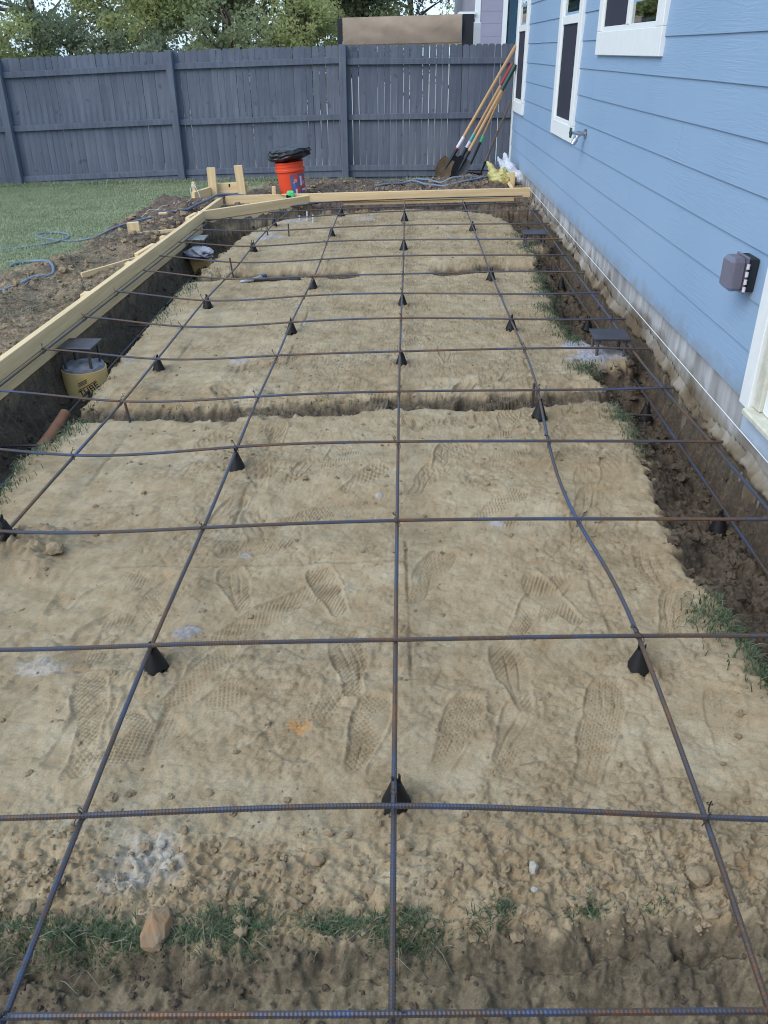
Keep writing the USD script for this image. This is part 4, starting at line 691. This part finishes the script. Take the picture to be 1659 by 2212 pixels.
# ------------------------------------------------------------------ column base plates on their footings
def base_plate(loc, ang, z_top, z_con, label, tube_r=None, mound=0., plate_m='steel', s=.192):
    x, y = loc; t = thing('column_base', label, 'column base', (x, y, 0), 'steel column base plates')
    c, q = math.cos(ang), math.sin(ang); R = np.array([[c, -q, 0, 0], [q, c, 0, 0], [0, 0, 1, 0], [0, 0, 0, 1.]])
    m = box(-s / 2, s / 2, -s / 2, s / 2, z_top - .012, z_top, .002); m.apply_transform(R); obj('plate', m, MT[plate_m], t)
    for a in (-1, 1):
        for b in (-1, 1):
            m = cat(cyl(.0085, (a * .072, b * .072, z_con - .05), (a * .072, b * .072, z_top - .013), 10), cyl(.015, (a * .072, b * .072, z_top - .027), (a * .072, b * .072, z_top - .0135), 6)); m.apply_transform(R); obj('anchor_rod', m, MT['rod'], t)
    r = (tube_r or .12) - .002; g = np.linspace(0, 2 * math.pi, 48, endpoint=False); rad = np.linspace(0, 1, 14)
    A, B = np.meshgrid(g, rad, indexing='ij'); X, Y = r * B * np.cos(A), r * B * np.sin(A)
    wob = 1 + (.10 * fb(np.cos(A), np.sin(A), 2, 2, int(x * 10)) if tube_r is None else 0)
    X, Y = X * wob, Y * wob; Zc = z_con + .010 * fb(X + x, Y + y, 22, 3, 9) + mound * ss(1, .1, B) + .004
    X = np.concatenate([X, X[:, -1:]], 1); Y = np.concatenate([Y, Y[:, -1:]], 1); Zc = np.concatenate([Zc, Zc[:, -1:] * 0 - .4], 1); n = 15
    f = []
    for i in range(48):
        k = (i + 1) % 48
        for j in range(n - 1): f += [[i * n + j, k * n + j + 1, k * n + j], [i * n + j, i * n + j + 1, k * n + j + 1]]
    obj('concrete_pier', (np.stack([X, Y, Zc], -1).reshape(-1, 3), np.array(f)[:, ::-1] if False else f), MT['grey_concrete'], t, smooth=True)
    if tube_r:
        tm = lathe([(tube_r, -.45), (tube_r + .005, -.45), (tube_r + .005, z_con - .012), (tube_r, z_con - .012), (tube_r, -.45)], 48); tp = obj('form_tube', tm, MT['tube'], t, smooth=30)
    else: tp = None
    return t, tp
t1, tp1 = base_plate((-1.805, 4.515), -.03, .050, -.078, 'steel base plate on a lettered cardboard footing tube by the left form', .118)
t2, tp2 = base_plate((-1.79, 7.45), .02, .070, -.045, 'pale topped steel base plate on the far left footing tube', .118, .02, 'galv')
base_plate((1.125, 4.415), -.03, .138, .018, 'steel base plate on the near concrete footing beside the house')
base_plate((1.10, 7.19), -.03, .158, .045, 'steel base plate on the far concrete footing beside the house')
obj('concrete_heap', (lambda m: (m.apply_translation([-1.735, 7.29, -.03]), m)[1])(rough_ball(.105, 4, 4, .32, (1.05, .95, .42), 2.6)), MT['grey_concrete'], label='heap of set grey concrete beside the far left footing tube', cat='concrete', smooth=True)
# printing on the near tube, wrapped round it
def wrap(mesh, r, a0, z0, tilt):
    v = np.array(mesh.vertices); c, s = math.cos(tilt), math.sin(tilt); u, w = v[:, 0] * c - v[:, 1] * s, v[:, 0] * s + v[:, 1] * c; a = a0 + u / r; rad = r + .0003 + v[:, 2]
    mesh.vertices = np.stack([rad * np.cos(a), rad * np.sin(a), z0 + w], -1); return mesh
tx = meshkit.text_mesh('TUBE', .034, .0006, bold=True)
obj('printing', wrap(tx, .123, -1.55, -.225, .42), MT['ink'], tp1) if tp1 else None
for k_ in range(3): obj('printing', wrap(box(0, .055, 0, .004, 0, .0006, .0001).subdivide().subdivide(), .123, -1.58, -.165 + .009 * k_, .42), MT['ink'], tp1)
obj('printing', wrap(box(0, .11, 0, .004, 0, .0006, .0001).subdivide().subdivide().subdivide(), .123, -1.6, -.185, .42), MT['ink'], tp1)

# ------------------------------------------------------------------ small things lying about
obj('string_line', tube([(1.30, -.5, .178), (1.31, 4.4, .199), (1.31, 9.13, .233)], .0016, 6), MT['string'], label='taut white string line along the foundation of the blue house', cat='string')
pts = spline([(-2.205, 9.33, .25), (-2.235, 9.31, .17), (-2.20, 9.28, .09), (-2.18, 9.1, .06), (-2.32, 8.85, .07), (-2.36, 8.95, .11), (-2.30, 8.98, .10), (-2.38, 8.8, .07), (-2.52, 8.7, .10), (-2.56, 8.6, .06), (-2.65, 8.55, .05)], 60); pts[:, 2] = np.maximum(pts[:, 2], [gz(p[0], p[1]) + .006 for p in pts])
obj('loose_string', cat(tube(pts, .0017, 5), tube(spline([(-2.20, 9.335, .265), (-2.16, 9.3, .2), (-2.10, 9.15, .14), (-2.02, 8.95, .155)], 14), .0015, 5), *[tube(np.stack([-2.203 + .024 * np.cos(g), 9.35 + .022 * np.sin(g), .245 - .008 * q + .004 * np.sin(g * 2)], -1), .0014, 5) for q in range(4) for g in [np.linspace(0, 6.28, 16)]]), MT['string'], label='loose tangle of white string hanging from the thin stake', cat='string')
def lay_hose(pts, label, m='hose', r=.0115, lift=.0):
    p = spline(pts, 90); z = np.array([gz(q[0], q[1]) for q in p]); z = ndimage.gaussian_filter1d(ndimage.maximum_filter1d(z, 5), 3) + r * .8
    if np.shape(pts)[1] > 2: z = np.maximum(z, p[:, 2])
    return obj('garden_hose', tube(np.stack([p[:, 0], p[:, 1], z], -1), r, 10), MT[m], label=label, cat='hose', smooth=True)
lay_hose([(-3.1, 5.0), (-2.82, 5.32), (-2.71, 5.6), (-2.64, 5.88), (-2.585, 6.15), (-2.62, 6.32), (-2.72, 6.41), (-2.88, 6.42), (-2.93, 6.30)], 'blue grey garden hose bending on the dirt at the left edge', 'hose_pale')
lay_hose([(-4.0, 6.9), (-3.34, 7.07), (-3.11, 7.30), (-3.02, 7.56), (-3.03, 7.78), (-3.12, 7.98), (-3.28, 8.05), (-3.38, 7.98), (-3.32, 7.82), (-3.14, 7.66), (-2.88, 7.55), (-2.70, 7.58), (-2.60, 7.78), (-2.50, 8.05), (-2.36, 8.32)], 'pale garden hose looping on the lawn', 'hose_pale', .009)
lay_hose([(-2.36, 8.32, 0), (-2.2, 8.42, .05), (-2.1, 8.5, .12), (-2.0, 8.62, .165), (-1.93, 8.75, .185), (-1.86, 8.9, .205), (-1.76, 8.97, .20), (-1.62, 8.98, .19), (-1.5, 9.0, .17)], 'dark blue garden hose draped over the far left form corner', 'hose', .0125)
lay_hose([(-.30, 10.2), (-.10, 10.35), (.08, 10.5), (.25, 10.25), (.46, 10.02), (.74, 10.08), (.94, 10.28), (1.05, 10.36)], 'dark blue garden hose snaking in front of the leaning tools', 'hose_pale', .0125)
lay_hose([(.06, 10.72), (.31, 10.42), (.6, 10.28), (.88, 10.40), (1.0, 10.5)], 'second run of garden hose behind the first by the tools', 'hose_pale', .0125)
# tape measure
tm = thing('tape_measure', 'lime green tape measure with its yellow blade pulled out over the far corner', 'tape measure', (-1.13, 8.95, .165))
M = trimesh.transformations.rotation_matrix(.3, [0, 0, 1])
cs_ = cbox(.072, .042, .066, .012); cs_.apply_transform(M); cs_.apply_translation([0, 0, .04]); obj('case', cs_, MT['lime'], tm)
bp = cbox(.05, .047, .03, .008); bp.apply_transform(M); bp.apply_translation([-.02, -.006, .022]); obj('bumper', bp, MT['black'], tm)
bl = [(-.03, 0, .02), (-.2, .06, .05), (-.4, .14, .075), (-.6, .22, .095), (-.66, .24, .10)]; bs = spline(bl, 20); w_ = np.array([.0, .0, .0125]); side = np.array([.3, .9, 0]) * .011
bv = np.vstack([bs + side, bs - side + [0, 0, .004]]); bf = [[i, i + 1, i + 21] for i in range(19)] + [[i, i + 21, i + 20] for i in range(19)]
bm = trimesh.Trimesh(np.vstack([bv, bv - [0, 0, .0008]]), np.vstack([bf, np.array(bf)[:, ::-1] + 40]), process=False); obj('blade', bm, MT['yellow'], tm); hk = box(-.668, -.655, .22, .25, .08, .108); obj('hook', hk, MT['black'], tm)
# hammer
hz = gz(-1.05, 6.24) + .018
hm = thing('hammer', 'claw hammer with steel head and black grip lying on the sand', 'hammer', (-1.085, 6.25, hz))
obj('head', cat(tube([(.035, .06, .004), (.0, .02, .002), (-.02, .0, .0)], [.015, .013, .014], 12), tube(spline([(-.02, 0, 0), (-.055, -.03, .0), (-.105, -.045, -.004)], 8), np.linspace(.015, .009, 8), 8)), MT['galv'], hm, smooth=30)
obj('striking_face', cat(tube([(.033, .058, .004), (.058, .088, .006)], [.0165, .0185], 14), tube([(.058, .088, .006), (.062, .093, .006)], [.0185, .016], 14)), MT['blue_steel'], hm, smooth=30)
obj('shaft', tube(spline([(-.025, .0, .0), (.05, .005, -.002), (.10, .012, .0)], 8), np.linspace(.0125, .011, 8), 10), MT['grip'], hm, smooth=True)
obj('grip', tube(spline([(.095, .012, 0), (.15, .004, .001), (.21, .004, .0), (.30, .006, -.001), (.335, .006, .0)], 16), [.012, .0145, .017, .019, .019, .0175, .0165, .016, .016, .0165, .0165, .017, .017, .018, .018, .015], 12), MT['grip'], hm, smooth=True)
# bucket
bz = gz(-1.2, 9.72)
Mb = trimesh.transformations.rotation_matrix(math.radians(-5.5), [0, 1, 0]) @ trimesh.transformations.rotation_matrix(math.radians(0), [1, 0, 0]); Mb[:3, 3] = (-1.19, 9.72, bz - .005)
bk = thing('bucket', 'orange plastic bucket with a printed label tilting on the dirt', 'bucket', M=Mb)
obj('body', lathe([(0, .004), (.128, .004), (.131, .0), (.1335, .004), (.149, .272), (.149, .275)], 48), MT['orange'], bk, smooth=35)
obj('rim', lathe([(.149, .272), (.161, .274), (.1625, .277), (.1625, .296), (.161, .299), (.1535, .300), (.154, .322), (.157, .323), (.1575, .330), (.154, .332), (.1545, .352), (.1595, .354), (.160, .366), (.157, .369), (.150, .369), (.148, .355), (.146, .28), (.149, .272)], 48), MT['orange'], bk, smooth=35)
def on_bucket(a0, a1, z0, z1, off=.0008, n=10):
    rr_ = lambda z: .1335 + (z - .004) * (.149 - .1335) / .268 + off
    g = np.radians(np.linspace(a0, a1, n)); v = np.array([(rr_(z) * math.cos(a), rr_(z) * math.sin(a), z) for a in g for z in (z0, z1)]); f = []
    for i in range(n - 1): f += [[2 * i, 2 * i + 2, 2 * i + 3], [2 * i, 2 * i + 3, 2 * i + 1]]
    m = trimesh.Trimesh(v, f, process=False); m2 = m.copy(); m2.vertices = m2.vertices * [.998, .998, 1]; m2.invert(); return cat(m, m2)
lb = obj('label', on_bucket(-88, -8, .035, .245), MT['label'], bk)
for nm, m, a0, a1, z0, z1 in (('printed_block', 'lab_red', -70, -52, .19, .232), ('printed_block', 'lab_pink', -72, -58, .165, .20), ('printed_block', 'lab_white', -44, -34, .125, .222), ('printed_block', 'lab_red', -33, -14, .185, .215), ('printed_block', 'lab_pink', -33, -18, .135, .17), ('printed_block', 'lab_red', -36, -20, .095, .125), ('printed_block', 'lab_white', -36, -10, .07, .092),
                              ('printed_block', 'lab_blue', -79, -66, .10, .15), ('printed_block', 'lab_pink', -77, -70, .155, .172), ('printed_block', 'lab_white', -70, -62, .05, .10), ('printed_block', 'lab_red', -62, -45, .065, .12)):
    obj(nm, on_bucket(a0, a1, z0, z1, .0016 + .0002 * (m == 'lab_white'), 6), MT[m], lb)
# folded black sheeting on the bucket
v = trimesh.creation.icosphere(5, 1.0); q = np.array(v.vertices); g = np.arctan2(q[:, 1], q[:, 0]); q = np.sign(q) * np.abs(q) ** np.array([.92, .92, .62])
lay = np.sin(q[:, 2] * 13 + 2.2 * fb(q[:, 0], q[:, 1], 1.2, 2, 3)); rad = 1 + .022 * lay * (np.abs(q[:, 2]) < .92) + .11 * fb(np.cos(g), np.sin(g) + q[:, 2] * .6, 2.0, 3, 8)
v.vertices = np.stack([q[:, 0] * .225 * rad, q[:, 1] * .20 * rad, q[:, 2] * .074 * (1 + .12 * fb(q[:, 0], q[:, 1], 2.1, 3, 9)) + .028 * q[:, 0]], -1)
Ms = np.eye(4); Ms[:3, 3] = (-1.205 - .02, 9.72, bz + .44); obj('plastic_sheeting', v, MT['sheeting'], None, Ms, smooth=50, label='folded black plastic sheeting lying on top of the orange bucket', cat='plastic sheet')
# plastic bags by the house corner
def crumple(pts, r, seed, m, name, label):
    ms = []
    rs = np.random.default_rng(seed)
    import manifold3d as m3
    tot = None
    for a, b, ra, rb in pts:
        h = m3.Manifold.batch_hull([m3.Manifold.sphere(ra, 16).translate(list(a)), m3.Manifold.sphere(rb, 16).translate(list(b))]); tot = h if tot is None else tot + h
    tot = tot.refine_to_length(.012); mm = tot.to_mesh(); vv = np.array(mm.vert_properties[:, :3], float); mesh = trimesh.Trimesh(vv, mm.tri_verts, process=True)
    n = mesh.vertex_normals; c = np.abs(fb(vv := np.array(mesh.vertices)[:, 0] + mesh.vertices[:, 1] * .6, mesh.vertices[:, 2] + mesh.vertices[:, 1] * .5, 16, 3, seed)) - .3
    mesh.vertices = np.array(mesh.vertices) + n * (.02 * c)[:, None]
    return obj(name, mesh, m, label=label, cat='bag', smooth=40)
crumple([((1.20, 10.2, .23), (1.33, 10.1, .21), .08, .085), ((1.23, 10.2, .27), (1.165, 10.3, .44), .075, .016), ((1.19, 10.22, .27), (1.10, 10.3, .395), .06, .012), ((1.27, 10.15, .25), (1.2, 10.2, .34), .06, .04)], 0, 3, MT['bag_white'], 'plastic_bag', 'crumpled white plastic bag standing against the house corner')
crumple([((1.07, 10.1, .20), (1.2, 10.02, .19), .085, .075), ((1.06, 10.12, .23), (.97, 10.2, .365), .06, .012), ((1.05, 10.1, .22), (.985, 10.1, .255), .055, .02), ((1.13, 10.06, .24), (1.15, 10.1, .30), .06, .03)], 0, 9, MT['bag_yellow'], 'plastic_bag', 'crumpled yellow plastic bag in front of the white one')
# long handled tools leaning by the corner
def tool(name, label, category, foot, head, grip_m=None, grip=0., bands=(), handle_m='old_wood', r=.0195, metal=.35):
    t = thing(name, label, category); a, b = np.array(foot, float), np.array(head, float); L = np.linalg.norm(b - a); d = (b - a) / L
    M, LL = frame(a + d * metal, b - d * grip); hn = tube([(-LL / 2, 0, 0), (LL / 2, 0, 0)], r, 12); obj('handle', hn, MT[handle_m], t, M, smooth=40)
    if grip: obj('grip', tube([b - d * grip, b - d * grip * .1, b], [r * 1.25, r * 1.35, r * 1.1], 12), MT[grip_m], t, smooth=40)
    for s0, s1, m in bands: obj('band', tube([a + d * s0, a + d * s1], r * 1.06, 12), MT[m], t, smooth=40)
    obj('shaft', tube([a + d * (metal - .24 if metal > .3 else .02), a + d * (metal + .04)], [r * .75, r * 1.15], 12), MT['dark_steel'], t, smooth=40)
    return t, a, d
def blade(t, a, d, w, L, m, nrm=(0, -1, 0), pointed=True):
    n = np.array(nrm, float); s = np.cross(d, n); s /= np.linalg.norm(s); n = np.cross(s, d); pr = []
    N = 9; K = 7; vv = []
    for i in range(N):
        q = i / (N - 1); ww = w / 2 * (.75 + .25 * min(1, q * 5)) * (1 if not pointed else math.sqrt(max(0.02, 1 - max(0, (q - .45) / .55) ** 2)))
        for j in range(K):
            e = -1 + 2 * j / (K - 1); vv.append(a + d * (L * (1 - q)) + s * ww * e + n * (.022 * e * e + .02 * q))
    vv = np.array(vv); f = []
    for i in range(N - 1):
        for j in range(K - 1): p = i * K + j; f += [[p, p + 1, p + K + 1], [p, p + K + 1, p + K]]
    f = np.array(f); mm = trimesh.Trimesh(np.vstack([vv, vv + n * .003]), np.vstack([f, f[:, ::-1] + N * K]), process=False); obj('blade', mm, MT[m], t, smooth=60)
t, a, d = tool('shovel', 'tallest shovel with plain wooden handle and muddy rust brown blade', 'shovel', (.46, 10.98, .08), (1.305, 11.02, 1.52), bands=((.42, .56, 'lab_white'), (.37, .42, 'red')), metal=.36); blade(t, a, d, .22, .27, 'rusty', (-.3, -1, .2))
t, a, d = tool('shovel', 'shovel with a red hand grip among the leaning tools', 'shovel', (.60, 11.12, .08), (1.30, 11.15, 1.335), 'red', .26, ((.48, .58, 'teal'), (.36, .48, 'lab_white')), metal=.36); blade(t, a, d, .2, .26, 'dark_steel', (-.2, -1, .2))
t, a, d = tool('shovel', 'spade with a dark green hand grip and thick pale handle, frontmost of the tools', 'shovel', (.635, 10.9, .09), (1.305, 10.92, 1.33), 'green', .30, (), metal=.33, r=.02); blade(t, a, d, .19, .28, 'dark_steel', (.1, -1, .2))
t, a, d = tool('rake', 'long handled tool with a green band and dark toothed head behind the spade', 'rake', (.80, 11.2, .1), (1.28, 11.25, 1.20), None, 0, ((.42, .50, 'lime'),), metal=.38, r=.015)
hd = [tube([a + [-.10, 0, .02], a + [.10, 0, .04]], .011, 8)] + [tube([a + [q, 0, .03], a + [q + .01, -.03, -.05]], [.006, .003], 6) for q in np.linspace(-.095, .095, 8)]; obj('tooth_bar', cat(*hd), MT['dark_steel'], t)
t, a, d = tool('hoe', 'weathered grey handled hoe standing apart to the right of the tool bundle', 'hoe', (.985, 11.35, .07), (1.30, 11.2, .93), None, 0, (), 'grey_wood', .014, .16)
obj('blade', (lambda m: (m.apply_translation(a + [-.02, -.02, .02]), m)[1])(cbox(.11, .03, .06, .004)), MT['dark_steel'], t)
# stones
def stone(loc, r, m, label, seed, squash=(1, 1, .6), sink=.3, rot=0., amp=.22):
    rg = np.random.default_rng(seed); hp = rg.normal(0, 1, (46, 3)); hp /= np.linalg.norm(hp, axis=1, keepdims=True); hp *= rg.uniform(.86, 1.08, (46, 1)); ms = trimesh.convex.convex_hull(hp)
    for _ in range(4): ms = ms.subdivide()
    q = np.array(ms.vertices); q = q * (1 + .07 * fb(q[:, 0] + q[:, 2], q[:, 1] - q[:, 2], 2.2, 4, seed))[:, None]; ms = trimesh.Trimesh(q * np.array(squash) * r, ms.faces, process=False); trimesh.smoothing.filter_laplacian(ms, iterations=2); ms.apply_transform(trimesh.transformations.rotation_matrix(rot, [0, 0, 1])); z = gz(loc[0], loc[1]); M = np.eye(4); M[:3, 3] = (loc[0], loc[1], z + r * squash[2] * (1 - 2 * sink)); obj('stone', ms, MT[m], None, M, smooth=True, label=label, cat='stone')
stone((-.462, 1.00), .037, 'rock_orange', 'orange brown lump of stone in the grass at the front edge', 21, (.80, 1.22, .8), .3, -.12)
stone((.272, 1.125), .013, 'rock_white', 'upright pale stone on the sand right of the middle bar', 8, (.8, 1.2, 1.), .2)
stone((.270, 1.085), .008, 'rock_white', 'small pale chip just in front of the upright pale stone', 9)
stone((-.49, 1.185), .012, 'rock_white', 'pale round pebble in the ash grey patch', 10)
stone((-.505, 1.20), .011, 'rock_white', 'pale angular pebble beside the round one in the ash grey patch', 11)
stone((-.17, 1.165), .018, 'clod', 'round tan clod left of the middle bar', 12)
stone((-.055, 1.10), .015, 'clod', 'smooth tan pebble close to the middle bar at the front', 13)
stone((.60, 1.115), .026, 'clod', 'tan clod near the bent bar at the front right', 14)
stone((-.24, 1.135), .012, 'clod', 'small tan clod further left of the round one', 15)
stone((-1.18, 2.40), .035, 'clod', 'largest clod of the heap beside the second lengthwise bar', 16)
stone((-.74, 1.055), .018, 'clod', 'pale clod by the third lengthwise bar at the front lip', 17)
obj('clay_pipe', tube(spline([(-1.76, 3.62, -.215), (-1.735, 3.78, -.18), (-1.715, 3.94, -.135)], 8), .027, 14), MT['terracotta'], label='orange terracotta pipe piece half buried in the left trench', cat='pipe', smooth=40)
for k_, (a, c) in enumerate(((-.92, 8.48), (-.86, 8.44), (-1.0, 8.52))): obj('pvc_stub', tube([(a, c, gz(a, c) - .03), (a, c, gz(a, c) + .085 - .02 * k_)], .008, 10), MT['soffit'], label=('tall', 'nearer', 'shortest')[k_] + ' thin white pipe stub standing in the far concrete patch', cat='pipe', smooth=40)

# ------------------------------------------------------------------ stuff: clods, grass
def scatter_clods(n, fx, fy, rs, seed, name, m='clod', trench=False):
    r = np.random.default_rng(seed); vs, fs, o = [], [], 0; ic = trimesh.creation.icosphere(1, 1.0); iv, jf = np.array(ic.vertices), np.array(ic.faces)
    X, Y = fx(r, n), fy(r, n); z, _ = ground(X, Y, True); ok = ((PADF(X, Y) > -.03) | (X < FX - .05) | (Y > 9.3)) if not trench else (PADF(X, Y) < .01) & (DIGF(X, Y) > .0)
    for a, c, zz, k in zip(X, Y, z, ok):
        if not k: continue
        s = rs[0] * (rs[1] / rs[0]) ** (r.random() ** 2.2); q = iv * (1 + .38 * r.normal(0, .6, (len(iv), 1))) * s * r.uniform(.7, 1.15, 3) * [1, 1, .75]
        vs.append(q + [a, c, zz + s * .15]); fs.append(jf + o); o += len(iv)
    obj(name, (np.vstack(vs), np.vstack(fs)), MT[m], kind='stuff', label={'clods': 'small clods and pebbles scattered over the sand pad', 'soil_lumps': 'lumps of dug soil outside the form boards', 'trench_lumps': 'dark soil lumps fallen along the side trenches', 'slope_crumbs': 'small dark crumbs on the front slope below the grass lip'}[name], cat='clods')
def mixx(r, n):
    a = r.uniform(-1.3, 1.0, n); return a
scatter_clods(2600, mixx, lambda r, n: np.where(r.random(n) < .62, 1.0 + np.abs(r.normal(0, .12, n)), np.where(r.random(n) < .5, r.uniform(1.2, 4, n), r.uniform(3, 8.5, n))), (.0022, .012), 3, 'clods')
scatter_clods(2600, lambda r, n: np.where(np.arange(n) < n * .65, r.uniform(-2.8, -2.0, n), r.uniform(-1.6, 1.2, n)), lambda r, n: np.where(np.arange(n) < n * .65, r.uniform(4, 9.2, n), r.uniform(9.2, 10.8, n)), (.005, .03), 4, 'soil_lumps')
MT['dark_clod'] = mat('dark_soil_clod', (.125, .098, .072), .95, scale=9., color2=(.075, .058, .044), bump=.7, bscale=120., coord='world', spec=.1)
scatter_clods(4200, lambda r, n: np.where(np.arange(n) < n * .6, r.uniform(.9, 1.34, n), r.uniform(-1.95, -1.4, n)), lambda r, n: 1.1 + 7.8 * r.random(n) ** 1.2, (.005, .026), 6, 'trench_lumps', 'dark_clod', True)
scatter_clods(700, lambda r, n: r.uniform(-1.0, .9, n), lambda r, n: r.uniform(.75, 1.02, n), (.002, .010), 8, 'slope_crumbs', 'dark_clod', True)
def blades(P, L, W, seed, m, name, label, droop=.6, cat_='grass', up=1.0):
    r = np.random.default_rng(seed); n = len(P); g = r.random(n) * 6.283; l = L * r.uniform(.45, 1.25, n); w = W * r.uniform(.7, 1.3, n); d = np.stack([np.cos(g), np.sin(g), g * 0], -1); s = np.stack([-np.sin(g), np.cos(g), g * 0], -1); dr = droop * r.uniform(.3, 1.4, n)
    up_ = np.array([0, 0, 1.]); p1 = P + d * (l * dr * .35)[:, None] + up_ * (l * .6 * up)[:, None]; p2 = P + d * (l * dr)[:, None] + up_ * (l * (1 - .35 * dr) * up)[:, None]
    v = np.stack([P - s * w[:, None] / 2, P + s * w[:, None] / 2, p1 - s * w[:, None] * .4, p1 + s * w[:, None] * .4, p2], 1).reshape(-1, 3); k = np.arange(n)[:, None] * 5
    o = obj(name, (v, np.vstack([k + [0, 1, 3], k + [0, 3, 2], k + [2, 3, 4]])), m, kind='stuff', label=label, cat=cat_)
    sh = np.clip(np.repeat(r.random(n) * .6 + .2 * (1 + fb(P[:, 0], P[:, 1], 3, 3, seed)), 5) + np.tile([-.25, -.25, 0, 0, .2], n), 0, 1)  # random tone per blade, darker towards the root
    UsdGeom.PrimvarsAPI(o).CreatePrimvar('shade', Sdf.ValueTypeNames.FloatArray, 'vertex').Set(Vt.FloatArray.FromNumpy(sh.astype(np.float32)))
r = np.random.default_rng(77)
n = 230000; X = np.r_[r.uniform(-8.5, -2.4, int(n * .8)), r.uniform(-3, 1.5, int(n * .2))]; Y = np.r_[r.uniform(6, 13.1, int(n * .8)), r.uniform(10.8, 13.1, int(n * .2))]
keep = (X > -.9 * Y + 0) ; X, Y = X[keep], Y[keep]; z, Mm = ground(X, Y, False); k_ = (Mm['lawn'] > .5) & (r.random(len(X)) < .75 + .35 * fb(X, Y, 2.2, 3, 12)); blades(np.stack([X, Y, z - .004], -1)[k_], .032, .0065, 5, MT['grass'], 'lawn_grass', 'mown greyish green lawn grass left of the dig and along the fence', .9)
# long grass at the fence foot
X = r.uniform(-8, 1.6, 9000); Y = 13.0 + r.normal(0, .09, 9000); z, _ = ground(X, Y, False); k_ = fb(X, Y * 0, 2.2, 3, 3) > -.35; blades(np.stack([X, Y, z - .01], -1)[k_], .075, .007, 6, MT['grass'], 'fence_grass', 'longer pale grass left standing along the foot of the fence', .7)
# green weeds along the pad's edges
cl = []
def clump(cx, cyy, sx, sy, n): cl.append((cx, cyy, sx, sy, n))
for q in ((.93, 1.98, .05, .06, 420), (.985, 1.80, .03, .06, 350), (1.0, 1.66, .03, .06, 400), (.99, 2.1, .04, .05, 160), (1.0, 3.25, .025, .07, 220), (1.0, 3.55, .04, .06, 260), (1.06, 3.72, .04, .05, 160), (.97, 4.16, .05, .05, 420), (.97, 4.62, .04, .06, 200), (1.0, 4.85, .06, .08, 420), (.97, 5.12, .05, .1, 420), (.93, 5.3, .05, .05, 200), (1.02, 5.75, .06, .1, 420), (1.03, 6.05, .06, .1, 420), (1.05, 6.3, .05, .08, 300), (1.06, 6.9, .06, .1, 300), (1.05, 7.15, .06, .06, 260), (.98, 7.5, .05, .08, 120),
          (-1.62, 2.9, .05, .12, 500), (-1.66, 3.12, .04, .08, 420), (-1.60, 3.35, .05, .06, 300), (-1.56, 3.50, .05, .05, 300), (-1.56, 3.72, .05, .06, 320), (-1.62, 4.05, .03, .05, 200), (-1.63, 4.2, .05, .05, 320), (-1.66, 4.42, .03, .04, 300), (-1.6, 5.4, .06, .15, 260), (-1.58, 6.1, .06, .15, 240), (-1.5, 6.55, .1, .06, 200), (-1.45, 8.2, .1, .08, 260), (-1.1, 8.75, .14, .05, 320), (-.3, 8.93, .2, .03, 200), (-.2, 3.80, .3, .03, 40), (-1.2, 3.72, .1, .04, 160)): clump(*q)
for q in ((-.74, 1.0, .035, .022, 260), (-.66, 1.0, .03, .022, 260), (-.60, .99, .04, .022, 480), (-.52, .985, .03, .018, 300), (-.40, .995, .025, .018, 200), (-.34, 1.01, .03, .025, 300), (-.285, 1.01, .025, .025, 300), (-.155, 1.012, .022, .014, 160), (-.11, 1.02, .014, .012, 110), (-.015, 1.012, .04, .022, 420), (.04, 1.0, .03, .02, 200), (.16, 1.03, .02, .012, 60), (.205, 1.04, .012, .012, 80), (.37, 1.045, .022, .012, 110), (.5, 1.05, .02, .012, 40), (-.8, 1.0, .03, .03, 120)): clump(q[0], q[1], q[2], q[3], q[4])
PB, PD, PS = [], [], []
for cx, cyy, sx, sy, n in cl:
    nn = int(n * (1.5 if cyy > 1.2 else 2.0)); a, c = r.normal(cx, sx, nn), r.normal(cyy, sy, nn); z, _ = ground(a, c, False); q = np.stack([a, c, z - .003], -1); (PS if cyy < 1.2 else PB).append(q[: int(n * (1.2 if cyy > 1.2 else 1.85))]); PD.append(q[int(n * (1.2 if cyy > 1.2 else 1.92)):])
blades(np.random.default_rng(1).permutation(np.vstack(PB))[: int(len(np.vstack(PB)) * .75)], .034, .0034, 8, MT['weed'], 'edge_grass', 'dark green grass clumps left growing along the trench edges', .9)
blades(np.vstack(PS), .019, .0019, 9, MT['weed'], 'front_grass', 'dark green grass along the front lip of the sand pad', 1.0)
blades(np.vstack(PD), .034, .0020, 10, MT['straw'], 'dry_roots', 'pale dry roots and blades among the grass clumps', 1.5, up=.7)
n = 9000; X = r.uniform(-2.6, -1.99, n); Y = r.uniform(4., 7.6, n); k_ = (fb(X, Y, 4.2, 3, 90) > .12) & (X > -.62 * Y); X, Y = X[k_], Y[k_]; z, _ = ground(X, Y, False); blades(np.stack([X, Y, z - .002], -1), .07, .005, 11, MT['straw'], 'dry_grass', 'dry straw coloured grass matted on the dirt left of the form', 1.9, up=.4)
n = 2600; X = np.r_[r.uniform(-1.1, .9, 1000), r.uniform(-1.2, .95, 1600)]; Y = np.r_[3.83 + r.normal(0, .04, 1000), r.uniform(1.0, 8., 1600)]; k_ = (np.arange(n) < 700) | ((np.arange(n) >= 1000) & (np.arange(n) < 1160)); X, Y = X[k_], Y[k_]; z, _ = ground(X, Y, False); blades(np.stack([X, Y, z], -1), .045, .0022, 13, MT['straw'], 'straw_bits', 'bits of straw and root scattered over the sand', 2.2, up=.25)
